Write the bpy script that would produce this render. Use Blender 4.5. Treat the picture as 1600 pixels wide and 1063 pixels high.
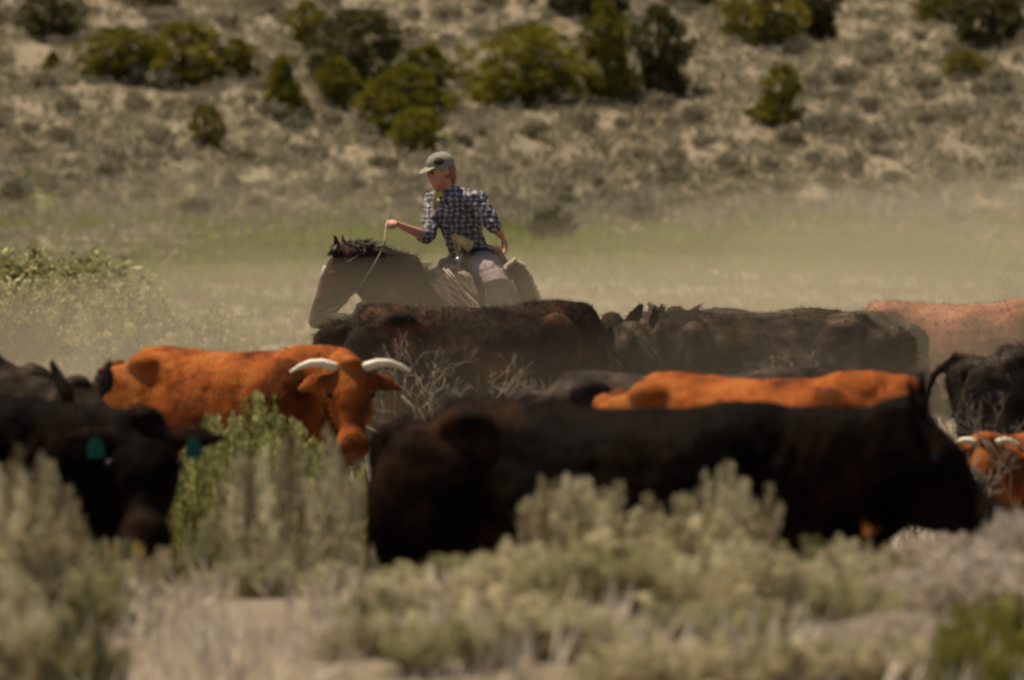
import bpy, math, random
import numpy as np
from mathutils import Vector, Matrix

for o in list(bpy.data.objects):
    bpy.data.objects.remove(o)
SC = bpy.context.scene
COL = SC.collection
V = Vector

# ------------------------------------------------------------------ camera
CAM_H = 2.25
FPX = 300.0 / 36.0 * 1600.0          # focal length in photo pixels
HORIZ = 241.0
PITCH = math.atan((531.5 - HORIZ) / FPX)
cam_d = bpy.data.cameras.new('camera')
cam = bpy.data.objects.new('camera', cam_d)
COL.objects.link(cam)
cam.location = (0, 0, CAM_H)
cam.rotation_euler = (math.radians(90) - PITCH, 0, 0)
cam_d.lens = 300
cam_d.sensor_width = 36
cam_d.clip_start = 0.5
cam_d.clip_end = 5000
cam_d.dof.use_dof = True
cam_d.dof.focus_distance = 61.5
cam_d.dof.aperture_fstop = 4.6
cam_d.dof.aperture_blades = 7
SC.camera = cam

# ------------------------------------------------------------------ world + sun
SUN_EL = math.radians(69)
SUN_AZ = math.radians(-62)           # clockwise from +Y (away from camera): behind and to the left
w = bpy.data.worlds.new('World')
SC.world = w
w.use_nodes = True
nt = w.node_tree
bg = nt.nodes['Background']
sky = nt.nodes.new('ShaderNodeTexSky')
sky.sky_type = 'NISHITA'
sky.sun_disc = False
sky.sun_elevation = SUN_EL
sky.sun_rotation = SUN_AZ
sky.altitude = 1500
sky.dust_density = 6.0
sky.air_density = 1.0
nt.links.new(sky.outputs[0], bg.inputs[0])
bg.inputs[1].default_value = 0.075
sd = V((math.sin(SUN_AZ) * math.cos(SUN_EL), math.cos(SUN_AZ) * math.cos(SUN_EL), math.sin(SUN_EL)))
sl = bpy.data.lights.new('sun', 'SUN')
sl.energy = 5.0
sl.angle = math.radians(0.5)
sl.color = (1.0, 0.88, 0.70)
so = bpy.data.objects.new('sun', sl)
COL.objects.link(so)
so.rotation_euler = sd.to_track_quat('Z', 'Y').to_euler()
so.location = (0, 40, 60)

SC.view_settings.view_transform = 'Standard'
SC.view_settings.look = 'None'
SC.view_settings.exposure = 0.55
SC.view_settings.gamma = 1.0
SC.view_settings.use_curve_mapping = False
SC.cycles.filter_width = 2.4

# ------------------------------------------------------------------ helpers
CP, SP = math.cos(PITCH), math.sin(PITCH)


def pix(px, py, D):
    """point in the world on the ray of photo pixel (px, py), D metres ahead"""
    u = (px - 800.0) / FPX
    v = -(py - 531.5) / FPX
    y = CP + v * SP
    z = -SP + v * CP
    return V((u / y * D, D, CAM_H + z / y * D))


def clamp(x, a=0.0, b=1.0):
    return max(a, min(b, x))


def smooth(a, b, x):
    t = np.clip((x - a) / (b - a), 0, 1)
    return t * t * (3 - 2 * t)


def terrain(x, y):
    x = np.asarray(x, float); y = np.asarray(y, float)
    d = y - 292 - 5 * np.sin(x * 0.11 + 0.7) - 0.10 * x
    hill = np.where(d > 0, 0.125 * np.sqrt(d * d + 120) - 0.125 * math.sqrt(120), 0)
    hill = hill + smooth(0, 30, d) * (0.35 * np.sin(x * 0.30 + y * 0.07) + 0.25 * np.sin(x * 0.71 - y * 0.19 + 2))
    hill = np.where(d > 260, hill * (1 - 0.0) , hill)
    # low sandy bank just in front of the herd
    bank = 0.76 * smooth(20, 25, y) * (1 - smooth(29.0, 31.4, y)) * (0.95 + 0.05 * np.sin(x * 1.7 + 1))
    rip = 0.03 * np.sin(x * 0.9 + 0.3 * y) + 0.02 * np.sin(2.1 * x - 0.7 * y)
    return hill + bank + rip


def tz(x, y):
    return float(terrain(x, y))


def hit(px, py):
    """where the ray of a pixel meets the terrain"""
    D = 20.0
    while D < 700:
        p = pix(px, py, D)
        if p.z <= tz(p.x, p.y):
            return V((p.x, p.y, tz(p.x, p.y)))
        D += 0.4
    p = pix(px, py, 380)
    return V((p.x, p.y, tz(p.x, p.y)))


def link(name, me, parent=None, mat=None):
    o = bpy.data.objects.new(name, me)
    COL.objects.link(o)
    if parent is not None:
        o.parent = parent
    if mat is not None and me is not None:
        me.materials.clear()
        me.materials.append(mat)
    return o


def empty(name, loc=(0, 0, 0), rz=0.0, sc=1.0):
    o = bpy.data.objects.new(name, None)
    o.empty_display_size = 0.2
    COL.objects.link(o)
    o.location = loc
    o.rotation_euler = (0, 0, rz)
    o.scale = (sc, sc, sc)
    return o


def tag(o, label, cat, group=None, kind=None):
    if label: o['label'] = label
    if cat: o['category'] = cat
    if group: o['group'] = group
    if kind: o['kind'] = kind
    return o


def np_mesh(name, verts, faces, tint=None, smooth_sh=False):
    """faces: (n,k) array of one face size"""
    me = bpy.data.meshes.new(name)
    verts = np.asarray(verts, np.float32).reshape(-1, 3)
    faces = np.asarray(faces, np.int32)
    n, k = faces.shape
    me.vertices.add(len(verts)); me.vertices.foreach_set('co', verts.ravel())
    me.loops.add(n * k); me.loops.foreach_set('vertex_index', faces.ravel())
    me.polygons.add(n)
    me.polygons.foreach_set('loop_start', np.arange(0, n * k, k, dtype=np.int32))
    me.polygons.foreach_set('loop_total', np.full(n, k, np.int32))
    if smooth_sh:
        me.polygons.foreach_set('use_smooth', np.ones(n, bool))
    if tint is not None:
        a = me.attributes.new('tint', 'FLOAT', 'POINT')
        a.data.foreach_set('value', np.asarray(tint, np.float32))
    me.update(calc_edges=True)
    me.validate()
    return me


class Shell:
    """collects tubes and ellipsoids; remesh() fuses them into one skin"""
    def __init__(s):
        s.v = []; s.f = []

    def tube(s, pts, lat=(0, 1, 0), n=16, cap=True):
        """pts: (centre, a lateral radius, b other radius[, lateral vector])"""
        P = [V(p[0]) for p in pts]
        rings = []
        lats = [V(p[3]) if len(p) > 3 else V(lat) for p in pts]
        m = len(P)
        for i in range(m):
            T = (P[min(i + 1, m - 1)] - P[max(i - 1, 0)])
            if T.length < 1e-6: T = V((0, 0, 1))
            T.normalize()
            L = lats[i] - T * lats[i].dot(T)
            if L.length < 1e-4: L = T.orthogonal()
            L.normalize()
            U = T.cross(L)
            rings.append((P[i], L, U, pts[i][1], pts[i][2], T))
        if cap:
            c, L, U, a, b, T = rings[0]
            r = min(a, b)
            pre = [(c - T * r * 0.75, L, U, a * 0.45, b * 0.45, T), (c - T * r * 0.45, L, U, a * 0.8, b * 0.8, T)]
            c, L, U, a, b, T = rings[-1]
            r = min(a, b)
            post = [(c + T * r * 0.45, L, U, a * 0.8, b * 0.8, T), (c + T * r * 0.75, L, U, a * 0.45, b * 0.45, T)]
            rings = pre + rings + post
        base = len(s.v)
        for c, L, U, a, b, T in rings:
            for k in range(n):
                t = 2 * math.pi * k / n
                s.v.append(tuple(c + L * (a * math.cos(t)) + U * (b * math.sin(t))))
        R = len(rings)
        for i in range(R - 1):
            for k in range(n):
                k2 = (k + 1) % n
                s.f.append((base + i * n + k, base + i * n + k2, base + (i + 1) * n + k2, base + (i + 1) * n + k))
        s.f.append(tuple(base + k for k in range(n - 1, -1, -1)))
        s.f.append(tuple(base + (R - 1) * n + k for k in range(n)))
        return s

    def ell(s, c, rx, ry, rz, M=None, n=14, m=9):
        M = M or Matrix.Identity(3)
        c = V(c)
        base = len(s.v)
        s.v.append(tuple(c + M @ V((0, 0, rz))))
        for i in range(1, m):
            p = math.pi * i / m
            for k in range(n):
                t = 2 * math.pi * k / n
                s.v.append(tuple(c + M @ V((rx * math.sin(p) * math.cos(t), ry * math.sin(p) * math.sin(t), rz * math.cos(p)))))
        s.v.append(tuple(c + M @ V((0, 0, -rz))))
        last = len(s.v) - 1
        for k in range(n):
            k2 = (k + 1) % n
            s.f.append((base, base + 1 + k, base + 1 + k2))
            s.f.append((last, base + 1 + (m - 2) * n + k2, base + 1 + (m - 2) * n + k))
            for i in range(m - 2):
                s.f.append((base + 1 + i * n + k, base + 1 + (i + 1) * n + k, base + 1 + (i + 1) * n + k2, base + 1 + i * n + k2))
        return s

    def mesh(s, name, sm=True):
        me = bpy.data.meshes.new(name)
        me.from_pydata(s.v, [], s.f)
        if sm:
            me.polygons.foreach_set('use_smooth', np.ones(len(me.polygons), bool))
        me.update()
        return me

    def remesh(s, name, vox, it=4, fac=0.5, bump=0.0, bscale=0.12):
        me = s.mesh(name + '_src')
        o = bpy.data.objects.new('tmp', me)
        COL.objects.link(o)
        r = o.modifiers.new('r', 'REMESH'); r.mode = 'VOXEL'; r.voxel_size = vox; r.use_smooth_shade = True
        q = o.modifiers.new('s', 'SMOOTH'); q.factor = fac; q.iterations = it
        if bump:
            tx = bpy.data.textures.new(name + '_tx', 'CLOUDS'); tx.noise_scale = bscale; tx.noise_depth = 3
            d = o.modifiers.new('d', 'DISPLACE'); d.texture = tx; d.strength = bump; d.mid_level = 0.5
        dg = bpy.context.evaluated_depsgraph_get()
        out = bpy.data.meshes.new_from_object(o.evaluated_get(dg), depsgraph=dg)
        out.name = name
        bpy.data.objects.remove(o)
        bpy.data.meshes.remove(me)
        out.polygons.foreach_set('use_smooth', np.ones(len(out.polygons), bool))
        out.update()
        return out


def add_hair(me, n, length, width, back, seed, zmin=-1e9):
    """short coat hairs rooted all over the skin, kept in the same mesh"""
    rng = np.random.default_rng(seed)
    N = len(me.polygons)
    cen = np.empty(N * 3, np.float32); me.polygons.foreach_get('center', cen); cen = cen.reshape(-1, 3)
    nor = np.empty(N * 3, np.float32); me.polygons.foreach_get('normal', nor); nor = nor.reshape(-1, 3)
    ok = np.where(cen[:, 2] > zmin)[0]
    pk = rng.choice(ok, n)
    c = cen[pk] - nor[pk] * 0.004; nn = nor[pk]
    d = nn * 0.55 + np.array(back) * 0.8 + rng.normal(0, 0.35, (n, 3))
    d /= np.linalg.norm(d, axis=1)[:, None]
    side = np.cross(d, rng.normal(0, 1, (n, 3))); side /= np.linalg.norm(side, axis=1)[:, None]
    L = (length * rng.uniform(0.5, 1.3, n))[:, None]
    W = width
    hv = np.stack([c - side * W, c + side * W, c + d * L], 1).reshape(-1, 3)
    nv = len(me.vertices)
    ov = np.empty(nv * 3, np.float32); me.vertices.foreach_get('co', ov); ov = ov.reshape(-1, 3)
    # rebuild as a fresh mesh with quads + triangles
    nl = len(me.loops)
    li = np.empty(nl, np.int32); me.loops.foreach_get('vertex_index', li)
    ls = np.empty(N, np.int32); me.polygons.foreach_get('loop_start', ls)
    lt = np.empty(N, np.int32); me.polygons.foreach_get('loop_total', lt)
    out = bpy.data.meshes.new(me.name)
    out.vertices.add(nv + 3 * n); out.vertices.foreach_set('co', np.concatenate([ov, hv]).astype(np.float32).ravel())
    out.loops.add(nl + 3 * n)
    out.loops.foreach_set('vertex_index', np.concatenate([li, np.arange(nv, nv + 3 * n, dtype=np.int32)]))
    out.polygons.add(N + n)
    out.polygons.foreach_set('loop_start', np.concatenate([ls, nl + np.arange(0, 3 * n, 3, dtype=np.int32)]))
    out.polygons.foreach_set('loop_total', np.concatenate([lt, np.full(n, 3, np.int32)]))
    out.polygons.foreach_set('use_smooth', np.concatenate([np.ones(N, bool), np.zeros(n, bool)]))
    out.update(calc_edges=True)
    return out


# ------------------------------------------------------------------ materials
def new_mat(name, rough=0.8, spec=0.3):
    m = bpy.data.materials.new(name)
    m.use_nodes = True
    b = m.node_tree.nodes['Principled BSDF']
    b.inputs['Roughness'].default_value = rough
    b.inputs['Specular IOR Level'].default_value = spec
    return m, m.node_tree, b


def ramp(nt, stops):
    r = nt.nodes.new('ShaderNodeValToRGB')
    e = r.color_ramp.elements
    while len(e) < len(stops): e.new(0.5)
    for i, (p, c) in enumerate(stops):
        e[i].position = p
        e[i].color = (c[0], c[1], c[2], 1)
    return r


def noise(nt, scale, detail=4, src='Object', rough=0.55, stretch=None):
    tc = nt.nodes.new('ShaderNodeTexCoord') if src != 'World' else nt.nodes.new('ShaderNodeNewGeometry')
    out = tc.outputs['Object'] if src == 'Object' else tc.outputs['Position']
    if stretch:
        mp = nt.nodes.new('ShaderNodeMapping')
        mp.inputs['Scale'].default_value = stretch
        nt.links.new(out, mp.inputs[0]); out = mp.outputs[0]
    n = nt.nodes.new('ShaderNodeTexNoise')
    n.inputs['Scale'].default_value = scale
    n.inputs['Detail'].default_value = detail
    n.inputs['Roughness'].default_value = rough
    nt.links.new(out, n.inputs['Vector'])
    return n


def coat(name, stops, scale=3.0, rough=0.55, spec=0.35, bump=0.3, sheen=0.0, seedv=0.0):
    m, nt, b = new_mat(name, rough, spec * 0.45)
    n = noise(nt, scale, 6)
    r = ramp(nt, stops)
    nt.links.new(n.outputs[0], r.inputs[0])
    nt.links.new(r.outputs[0], b.inputs['Base Color'])
    n2 = noise(nt, 60, 3)
    bp = nt.nodes.new('ShaderNodeBump')
    bp.inputs['Strength'].default_value = bump
    bp.inputs['Distance'].default_value = 0.01
    nt.links.new(n2.outputs[0], bp.inputs['Height'])
    nt.links.new(bp.outputs[0], b.inputs['Normal'])
    if sheen:
        b.inputs['Sheen Weight'].default_value = sheen
        b.inputs['Sheen Tint'].default_value = (0.8, 0.68, 0.5, 1)
    return m


def plain(name, c, rough=0.7, spec=0.3, c2=None, scale=30):
    return coat(name, [(0.35, c), (0.65, c2 or tuple(x * 0.75 for x in c))], scale, rough, spec, 0.1)


def leafy(name, cols, world_scale=None, rough=0.85, trans=0.25, objvar=0.25):
    """cols: three colours mixed by the tint attribute, patches and object"""
    m, nt, b = new_mat(name, rough, 0.15)
    at = nt.nodes.new('ShaderNodeAttribute'); at.attribute_name = 'tint'
    val = at.outputs['Fac']
    if world_scale:
        n = noise(nt, world_scale, 3, 'World')
        mx = nt.nodes.new('ShaderNodeMath'); mx.operation = 'MULTIPLY_ADD'
        mx.inputs[1].default_value = 0.45
        sb = nt.nodes.new('ShaderNodeMath'); sb.operation = 'MULTIPLY_ADD'
        sb.inputs[1].default_value = 1.8; sb.inputs[2].default_value = -0.46
        nt.links.new(n.outputs[0], sb.inputs[0])
        nt.links.new(val, mx.inputs[0]); nt.links.new(sb.outputs[0], mx.inputs[2])
        val = mx.outputs[0]
    oi = nt.nodes.new('ShaderNodeObjectInfo')
    ad = nt.nodes.new('ShaderNodeMath'); ad.operation = 'MULTIPLY_ADD'
    ad.inputs[1].default_value = objvar
    nt.links.new(oi.outputs['Random'], ad.inputs[0])
    nt.links.new(val, ad.inputs[2])
    r = ramp(nt, [(i / (len(cols) - 1) * (0.9 if world_scale is None else 1.0), c) for i, c in enumerate(cols)])
    nt.links.new(ad.outputs[0], r.inputs[0])
    nt.links.new(r.outputs[0], b.inputs['Base Color'])
    if trans:
        tr = nt.nodes.new('ShaderNodeBsdfTranslucent')
        nt.links.new(r.outputs[0], tr.inputs[0])
        ms = nt.nodes.new('ShaderNodeMixShader'); ms.inputs[0].default_value = trans
        nt.links.new(b.outputs[0], ms.inputs[1]); nt.links.new(tr.outputs[0], ms.inputs[2])
        nt.links.new(ms.outputs[0], nt.nodes['Material Output'].inputs['Surface'])
    return m


M = {}
M['black'] = coat('black_coat', [(0.42, (0.0025, 0.0016, 0.0009)), (0.56, (0.008, 0.0045, 0.0025)), (0.70, (0.036, 0.017, 0.008))], 2.5, 0.65, 0.16, 0.3)
M['black2'] = coat('dusty_black_coat', [(0.34, (0.009, 0.0065, 0.004)), (0.52, (0.026, 0.018, 0.011)), (0.68, (0.095, 0.066, 0.042))], 5.0, 0.8, 0.12, 0.5)
M['brownblack'] = coat('brown_black_coat', [(0.34, (0.012, 0.0085, 0.0055)), (0.52, (0.030, 0.019, 0.012)), (0.68, (0.13, 0.052, 0.026))], 3.5, 0.8, 0.12, 0.5)
M['red'] = coat('red_coat', [(0.36, (0.050, 0.018, 0.006)), (0.45, (0.12, 0.032, 0.008)), (0.54, (0.225, 0.058, 0.011)), (0.66, (0.29, 0.10, 0.025))], 2.8, 0.75, 0.12, 0.4)
M['dustyred'] = coat('dusty_red_coat', [(0.34, (0.10, 0.045, 0.024)), (0.5, (0.21, 0.078, 0.038)), (0.68, (0.28, 0.13, 0.072))], 4.0, 0.7, 0.15, 0.4, 0.1)
M['grey'] = coat('dusty_grey_coat', [(0.32, (0.014, 0.010, 0.007)), (0.52, (0.034, 0.025, 0.018)), (0.72, (0.085, 0.062, 0.045))], 5.0, 0.8, 0.12, 0.5)
M['horse'] = coat('bay_coat', [(0.38, (0.013, 0.008, 0.006)), (0.54, (0.032, 0.017, 0.012)), (0.69, (0.11, 0.042, 0.028))], 3.2, 0.75, 0.12, 0.2, 0.1)
M['mane'] = coat('mane_hair', [(0.36, (0.014, 0.009, 0.006)), (0.52, (0.055, 0.038, 0.026)), (0.66, (0.22, 0.165, 0.115))], 14, 0.5, 0.3)
M['horn'] = plain('horn_ivory', (0.72, 0.64, 0.48), 0.45, 0.4, (0.55, 0.45, 0.3), 8)
M['tagg'] = plain('green_tag', (0.006, 0.075, 0.048), 0.45, 0.4)
M['eye'] = plain('eye_dark', (0.01, 0.007, 0.005), 0.35, 0.3)
M['hoof'] = plain('hoof', (0.04, 0.03, 0.02), 0.6)
M['skin'] = plain('skin', (0.50, 0.24, 0.15), 0.55, 0.35, (0.44, 0.19, 0.115), 25)
M['hair'] = plain('auburn_hair', (0.34, 0.14, 0.055), 0.5, 0.4, (0.20, 0.07, 0.025), 40)
M['cap'] = coat('faded_cap', [(0.35, (0.17, 0.15, 0.105)), (0.65, (0.26, 0.235, 0.17))], 10, 0.85, 0.15)
M['capdark'] = plain('cap_dark', (0.05, 0.055, 0.03), 0.85, 0.15)
M['leather'] = coat('saddle_leather', [(0.3, (0.035, 0.018, 0.010)), (0.6, (0.075, 0.036, 0.02)), (0.85, (0.15, 0.08, 0.045))], 8, 0.5, 0.4)
M['chaps'] = coat('chaps_leather', [(0.3, (0.13, 0.092, 0.084)), (0.6, (0.20, 0.145, 0.135)), (0.85, (0.28, 0.21, 0.195))], 7, 0.7, 0.25)
M['denim'] = plain('dark_denim', (0.02, 0.024, 0.04), 0.85, 0.15, (0.035, 0.035, 0.045), 30)
M['orange'] = plain('orange_leaf', (0.5, 0.19, 0.04), 0.8, 0.1)
M['muzz'] = plain('brown_muzzle', (0.14, 0.05, 0.025), 0.6)
M['rope'] = plain('tan_rope', (0.42, 0.33, 0.21), 0.85, 0.1, (0.30, 0.22, 0.13), 40)
M['bandana'] = plain('yellow_cloth', (0.55, 0.38, 0.07), 0.85, 0.15)
M['glove'] = plain('yellow_glove', (0.60, 0.46, 0.18), 0.8, 0.15, (0.42, 0.28, 0.1), 30)
M['blanket'] = plain('saddle_blanket', (0.10, 0.075, 0.055), 0.95, 0.05, (0.05, 0.04, 0.03), 25)
M['roll'] = plain('bedroll_canvas', (0.42, 0.35, 0.24), 0.95, 0.05, (0.3, 0.24, 0.16), 12)
M['metal'] = plain('dull_metal', (0.5, 0.47, 0.4), 0.35, 0.6)
M['metal'].node_tree.nodes['Principled BSDF'].inputs['Metallic'].default_value = 0.8
M['white'] = plain('white_hair', (0.5, 0.45, 0.4), 0.8, 0.2)
M['stem'] = coat('grey_bark', [(0.3, (0.035, 0.024, 0.016)), (0.7, (0.12, 0.09, 0.065))], 20, 0.9, 0.1)
M['twig'] = plain('bleached_twig', (0.34, 0.28, 0.20), 0.85, 0.1, (0.2, 0.16, 0.11), 20)
M['trunk'] = coat('juniper_bark', [(0.3, (0.05, 0.035, 0.025)), (0.7, (0.13, 0.09, 0.065))], 12, 0.9, 0.1)

M['black'].node_tree.nodes['Principled BSDF'].inputs['IOR'].default_value = 1.18
for k_ in ('red', 'black2', 'brownblack', 'grey', 'dustyred', 'horse'):
    M[k_].node_tree.nodes['Principled BSDF'].inputs['IOR'].default_value = 1.3
# plaid shirt: dark blue and grey squares crossed by pale lines
m, nt, b = new_mat('plaid_cotton', 0.9, 0.1)
tc = nt.nodes.new('ShaderNodeTexCoord')
def wave(direction, scale, lo, hi):
    wv = nt.nodes.new('ShaderNodeTexWave'); wv.wave_type = 'BANDS'; wv.bands_direction = direction
    wv.inputs['Scale'].default_value = scale; wv.inputs['Distortion'].default_value = 5.0
    wv.inputs['Detail'].default_value = 1.0; wv.inputs['Detail Scale'].default_value = 2.0
    nt.links.new(tc.outputs['Object'], wv.inputs['Vector'])
    r = ramp(nt, [(lo, (0, 0, 0)), (hi, (1, 1, 1))])
    nt.links.new(wv.outputs['Fac'], r.inputs[0])
    return r
w1, w2 = wave('X', 7.0, 0.45, 0.8), wave('Z', 8.0, 0.45, 0.8)
ad = nt.nodes.new('ShaderNodeMath'); ad.operation = 'ADD'
nt.links.new(w1.outputs[0], ad.inputs[0]); nt.links.new(w2.outputs[0], ad.inputs[1])
dv = nt.nodes.new('ShaderNodeMath'); dv.operation = 'MULTIPLY'; dv.inputs[1].default_value = 0.5
nt.links.new(ad.outputs[0], dv.inputs[0])
rp = ramp(nt, [(0.1, (0.070, 0.060, 0.064)), (0.5, (0.15, 0.135, 0.135)), (0.95, (0.35, 0.32, 0.29))])
nt.links.new(dv.outputs[0], rp.inputs[0]); nt.links.new(rp.outputs[0], b.inputs['Base Color'])
M['plaid'] = m

M['sage'] = leafy('sagebrush_leaf', [(0.13, 0.098, 0.042), (0.39, 0.325, 0.175), (0.66, 0.575, 0.355)], None, 0.85, 0.3, 0.18)
M['sageg'] = leafy('green_sage_leaf', [(0.08, 0.068, 0.025), (0.26, 0.23, 0.10), (0.46, 0.41, 0.21)], None, 0.85, 0.3, 0.15)
M['rabbit'] = leafy('rabbitbrush_leaf', [(0.16, 0.155, 0.04), (0.34, 0.32, 0.10), (0.50, 0.47, 0.19)], None, 0.8, 0.3, 0.1)
M['dry'] = leafy('dry_grass_blade', [(0.32, 0.25, 0.17), (0.52, 0.43, 0.32), (0.68, 0.58, 0.46)], None, 0.85, 0.2, 0.1)
M['lime'] = leafy('lime_weed_leaf', [(0.11, 0.105, 0.015), (0.22, 0.20, 0.03), (0.36, 0.33, 0.07)], None, 0.8, 0.3, 0.1)
M['juniper'] = leafy('juniper_leaf', [(0.055, 0.046, 0.005), (0.14, 0.122, 0.010), (0.25, 0.215, 0.018)], None, 0.85, 0.2, 0.2)
M['juniperd'] = leafy('dark_juniper_leaf', [(0.026, 0.024, 0.008), (0.065, 0.058, 0.016), (0.11, 0.10, 0.028)], None, 0.85, 0.2, 0.2)
M['hillsage'] = leafy('hill_sage_leaf', [(0.10, 0.083, 0.045), (0.20, 0.172, 0.104), (0.29, 0.25, 0.158)], None, 0.9, 0.25, 0.45)

# ------------------------------------------------------------------ ground
xs = np.unique(np.concatenate([np.linspace(-400, -40, 30), np.linspace(-40, 40, 121), np.linspace(40, 400, 30)]))
ys = np.unique(np.concatenate([np.linspace(-60, 15, 12), np.linspace(15, 45, 91), np.linspace(45, 280, 100), np.linspace(280, 420, 120), np.linspace(420, 1500, 40)]))
X, Y = np.meshgrid(xs, ys)
Z = terrain(X, Y)
nx, ny = len(xs), len(ys)
idx = np.arange(nx * ny).reshape(ny, nx)
fq = np.stack([idx[:-1, :-1], idx[:-1, 1:], idx[1:, 1:], idx[1:, :-1]], -1).reshape(-1, 4)
gme = np_mesh('ground', np.stack([X, Y, Z], -1).reshape(-1, 3), fq, None, True)
m, nt, b = new_mat('ground_soil', 0.95, 0.1)
n1 = noise(nt, 0.6, 8, 'World', 0.7)
r1 = ramp(nt, [(0.30, (0.145, 0.114, 0.070)), (0.52, (0.185, 0.147, 0.093)), (0.76, (0.245, 0.19, 0.128))])
nt.links.new(n1.outputs[0], r1.inputs[0])
n2 = noise(nt, 0.16, 5, 'World', 0.6)
r2 = ramp(nt, [(0.48, (0, 0, 0)), (0.66, (1, 1, 1))])
nt.links.new(n2.outputs[0], r2.inputs[0])
mx = nt.nodes.new('ShaderNodeMix'); mx.data_type = 'RGBA'
mx.inputs['B'].default_value = (0.135, 0.150, 0.050, 1)
# green sward only on the flat, where there is water
ge = nt.nodes.new('ShaderNodeNewGeometry')
sx = nt.nodes.new('ShaderNodeSeparateXYZ'); nt.links.new(ge.outputs['Position'], sx.inputs[0])
mr = nt.nodes.new('ShaderNodeMapRange'); mr.inputs['From Min'].default_value = 70; mr.inputs['From Max'].default_value = 130
mr2 = nt.nodes.new('ShaderNodeMapRange'); mr2.inputs['From Min'].default_value = 330; mr2.inputs['From Max'].default_value = 295
nt.links.new(sx.outputs['Y'], mr.inputs['Value']); nt.links.new(sx.outputs['Y'], mr2.inputs['Value'])
mu = nt.nodes.new('ShaderNodeMath'); mu.operation = 'MULTIPLY'
nt.links.new(mr.outputs[0], mu.inputs[0]); nt.links.new(mr2.outputs[0], mu.inputs[1])
mu2 = nt.nodes.new('ShaderNodeMath'); mu2.operation = 'MULTIPLY'
nt.links.new(mu.outputs[0], mu2.inputs[0]); nt.links.new(r2.outputs[0], mu2.inputs[1])
nt.links.new(mu2.outputs[0], mx.inputs['Factor']); nt.links.new(r1.outputs[0], mx.inputs['A'])
nt.links.new(mx.outputs['Result'], b.inputs['Base Color'])
n3 = noise(nt, 9, 6, 'World', 0.7)
bp = nt.nodes.new('ShaderNodeBump'); bp.inputs['Strength'].default_value = 0.8; bp.inputs['Distance'].default_value = 0.06
nt.links.new(n3.outputs[0], bp.inputs['Height']); nt.links.new(bp.outputs[0], b.inputs['Normal'])
ground = link('ground', gme, None, m)
tag(ground, 'dry sandy rangeland floor rising into a brushy hillside', 'ground', None, 'structure')


# ------------------------------------------------------------------ vegetation meshes
def leaves(c, d, L, W, rng, roll=None):
    """kite-shaped leaves: root c, direction d, length L, half width W"""
    n = len(c)
    d = d / np.linalg.norm(d, axis=1)[:, None]
    s = np.cross(d, rng.normal(0, 1, (n, 3))); s /= np.linalg.norm(s, axis=1)[:, None]
    L = np.broadcast_to(L, n)[:, None]; W = np.broadcast_to(W, n)[:, None]
    mid = c + d * L * 0.55
    v = np.stack([c, mid - s * W, c + d * L, mid + s * W], 1).reshape(-1, 3)
    f = np.arange(4 * n).reshape(-1, 4)
    return v, f


def bush_mesh(name, seed, h=1.0, r=0.5, nb=90, nl=70, leaf=0.035, lw=0.006, plume=0.30, up=0.75, splay=1.0, ragged=0.2):
    """brush made of many upright leafy plumes; returns foliage mesh and a stem mesh"""
    rng = np.random.default_rng(seed)
    vs, fs, ts = [], [], []
    sh = Shell(); off = 0
    for i in range(nb):
        a = rng.uniform(0, 2 * math.pi); rr = math.sqrt(rng.uniform(0, 1))
        tip = np.array([math.cos(a) * rr * r * splay, math.sin(a) * rr * r * splay, h * (1 - 0.36 * rr ** 2.2) * rng.uniform(1 - ragged * 1.6, 1 + ragged * 0.45)])
        root = np.array([math.cos(a) * rr * r * 0.25, math.sin(a) * rr * r * 0.25, 0.0])
        bend = np.array([math.cos(a) * rr * r * 0.35, math.sin(a) * rr * r * 0.35, h * 0.12])
        t = np.linspace(0, 1, 8)[:, None]
        cur = root * (1 - t) ** 2 + (root * 0.3 + tip * 0.5 + bend) * 2 * t * (1 - t) + tip * t ** 2
        if i % 3 == 0:
            rad = 0.012 * h
            sh.tube([(tuple(cur[k]), rad * (1 - k / 9), rad * (1 - k / 9)) for k in range(0, 8)], (1, 0.2, 0), 5, False)
        pl = plume * rng.uniform(0.6, 1.3) / max(0.3, np.linalg.norm(tip - root))
        tt = 1 - np.abs(rng.uniform(0, 1, nl)) ** 1.1 * min(0.95, pl)
        # foliage grows only on the outer end of a twig
        q = np.clip(tt, 0, 1)[:, None]
        c = root * (1 - q) ** 2 + (root * 0.3 + tip * 0.5 + bend) * 2 * q * (1 - q) + tip * q ** 2
        wob = leaf * 0.9 * np.minimum(0.55, (1.12 - tt[:, None]) * 2.0)
        c = c + rng.normal(0, 1, (nl, 3)) * wob * np.array([1, 1, 0.5])
        ax = (cur[-1] - cur[-3]); ax /= np.linalg.norm(ax)
        d = ax * 0.6 + np.array([0, 0, up]) + rng.normal(0, 0.42, (nl, 3))
        v, f = leaves(c, d, leaf * rng.uniform(0.6, 1.3, nl), lw * rng.uniform(0.8, 1.4, nl), rng)
        tn = clamp(rng.normal(0.42, 0.30))
        ti = np.clip(tn + rng.normal(0, 0.12, nl), 0, 1)
        vs.append(v); fs.append(f + off); ts.append(np.repeat(ti, 4)); off += len(v)
    fol = np_mesh(name + '_foliage', np.concatenate(vs), np.concatenate(fs), np.concatenate(ts))
    return fol, sh.mesh(name + '_stem')


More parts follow.
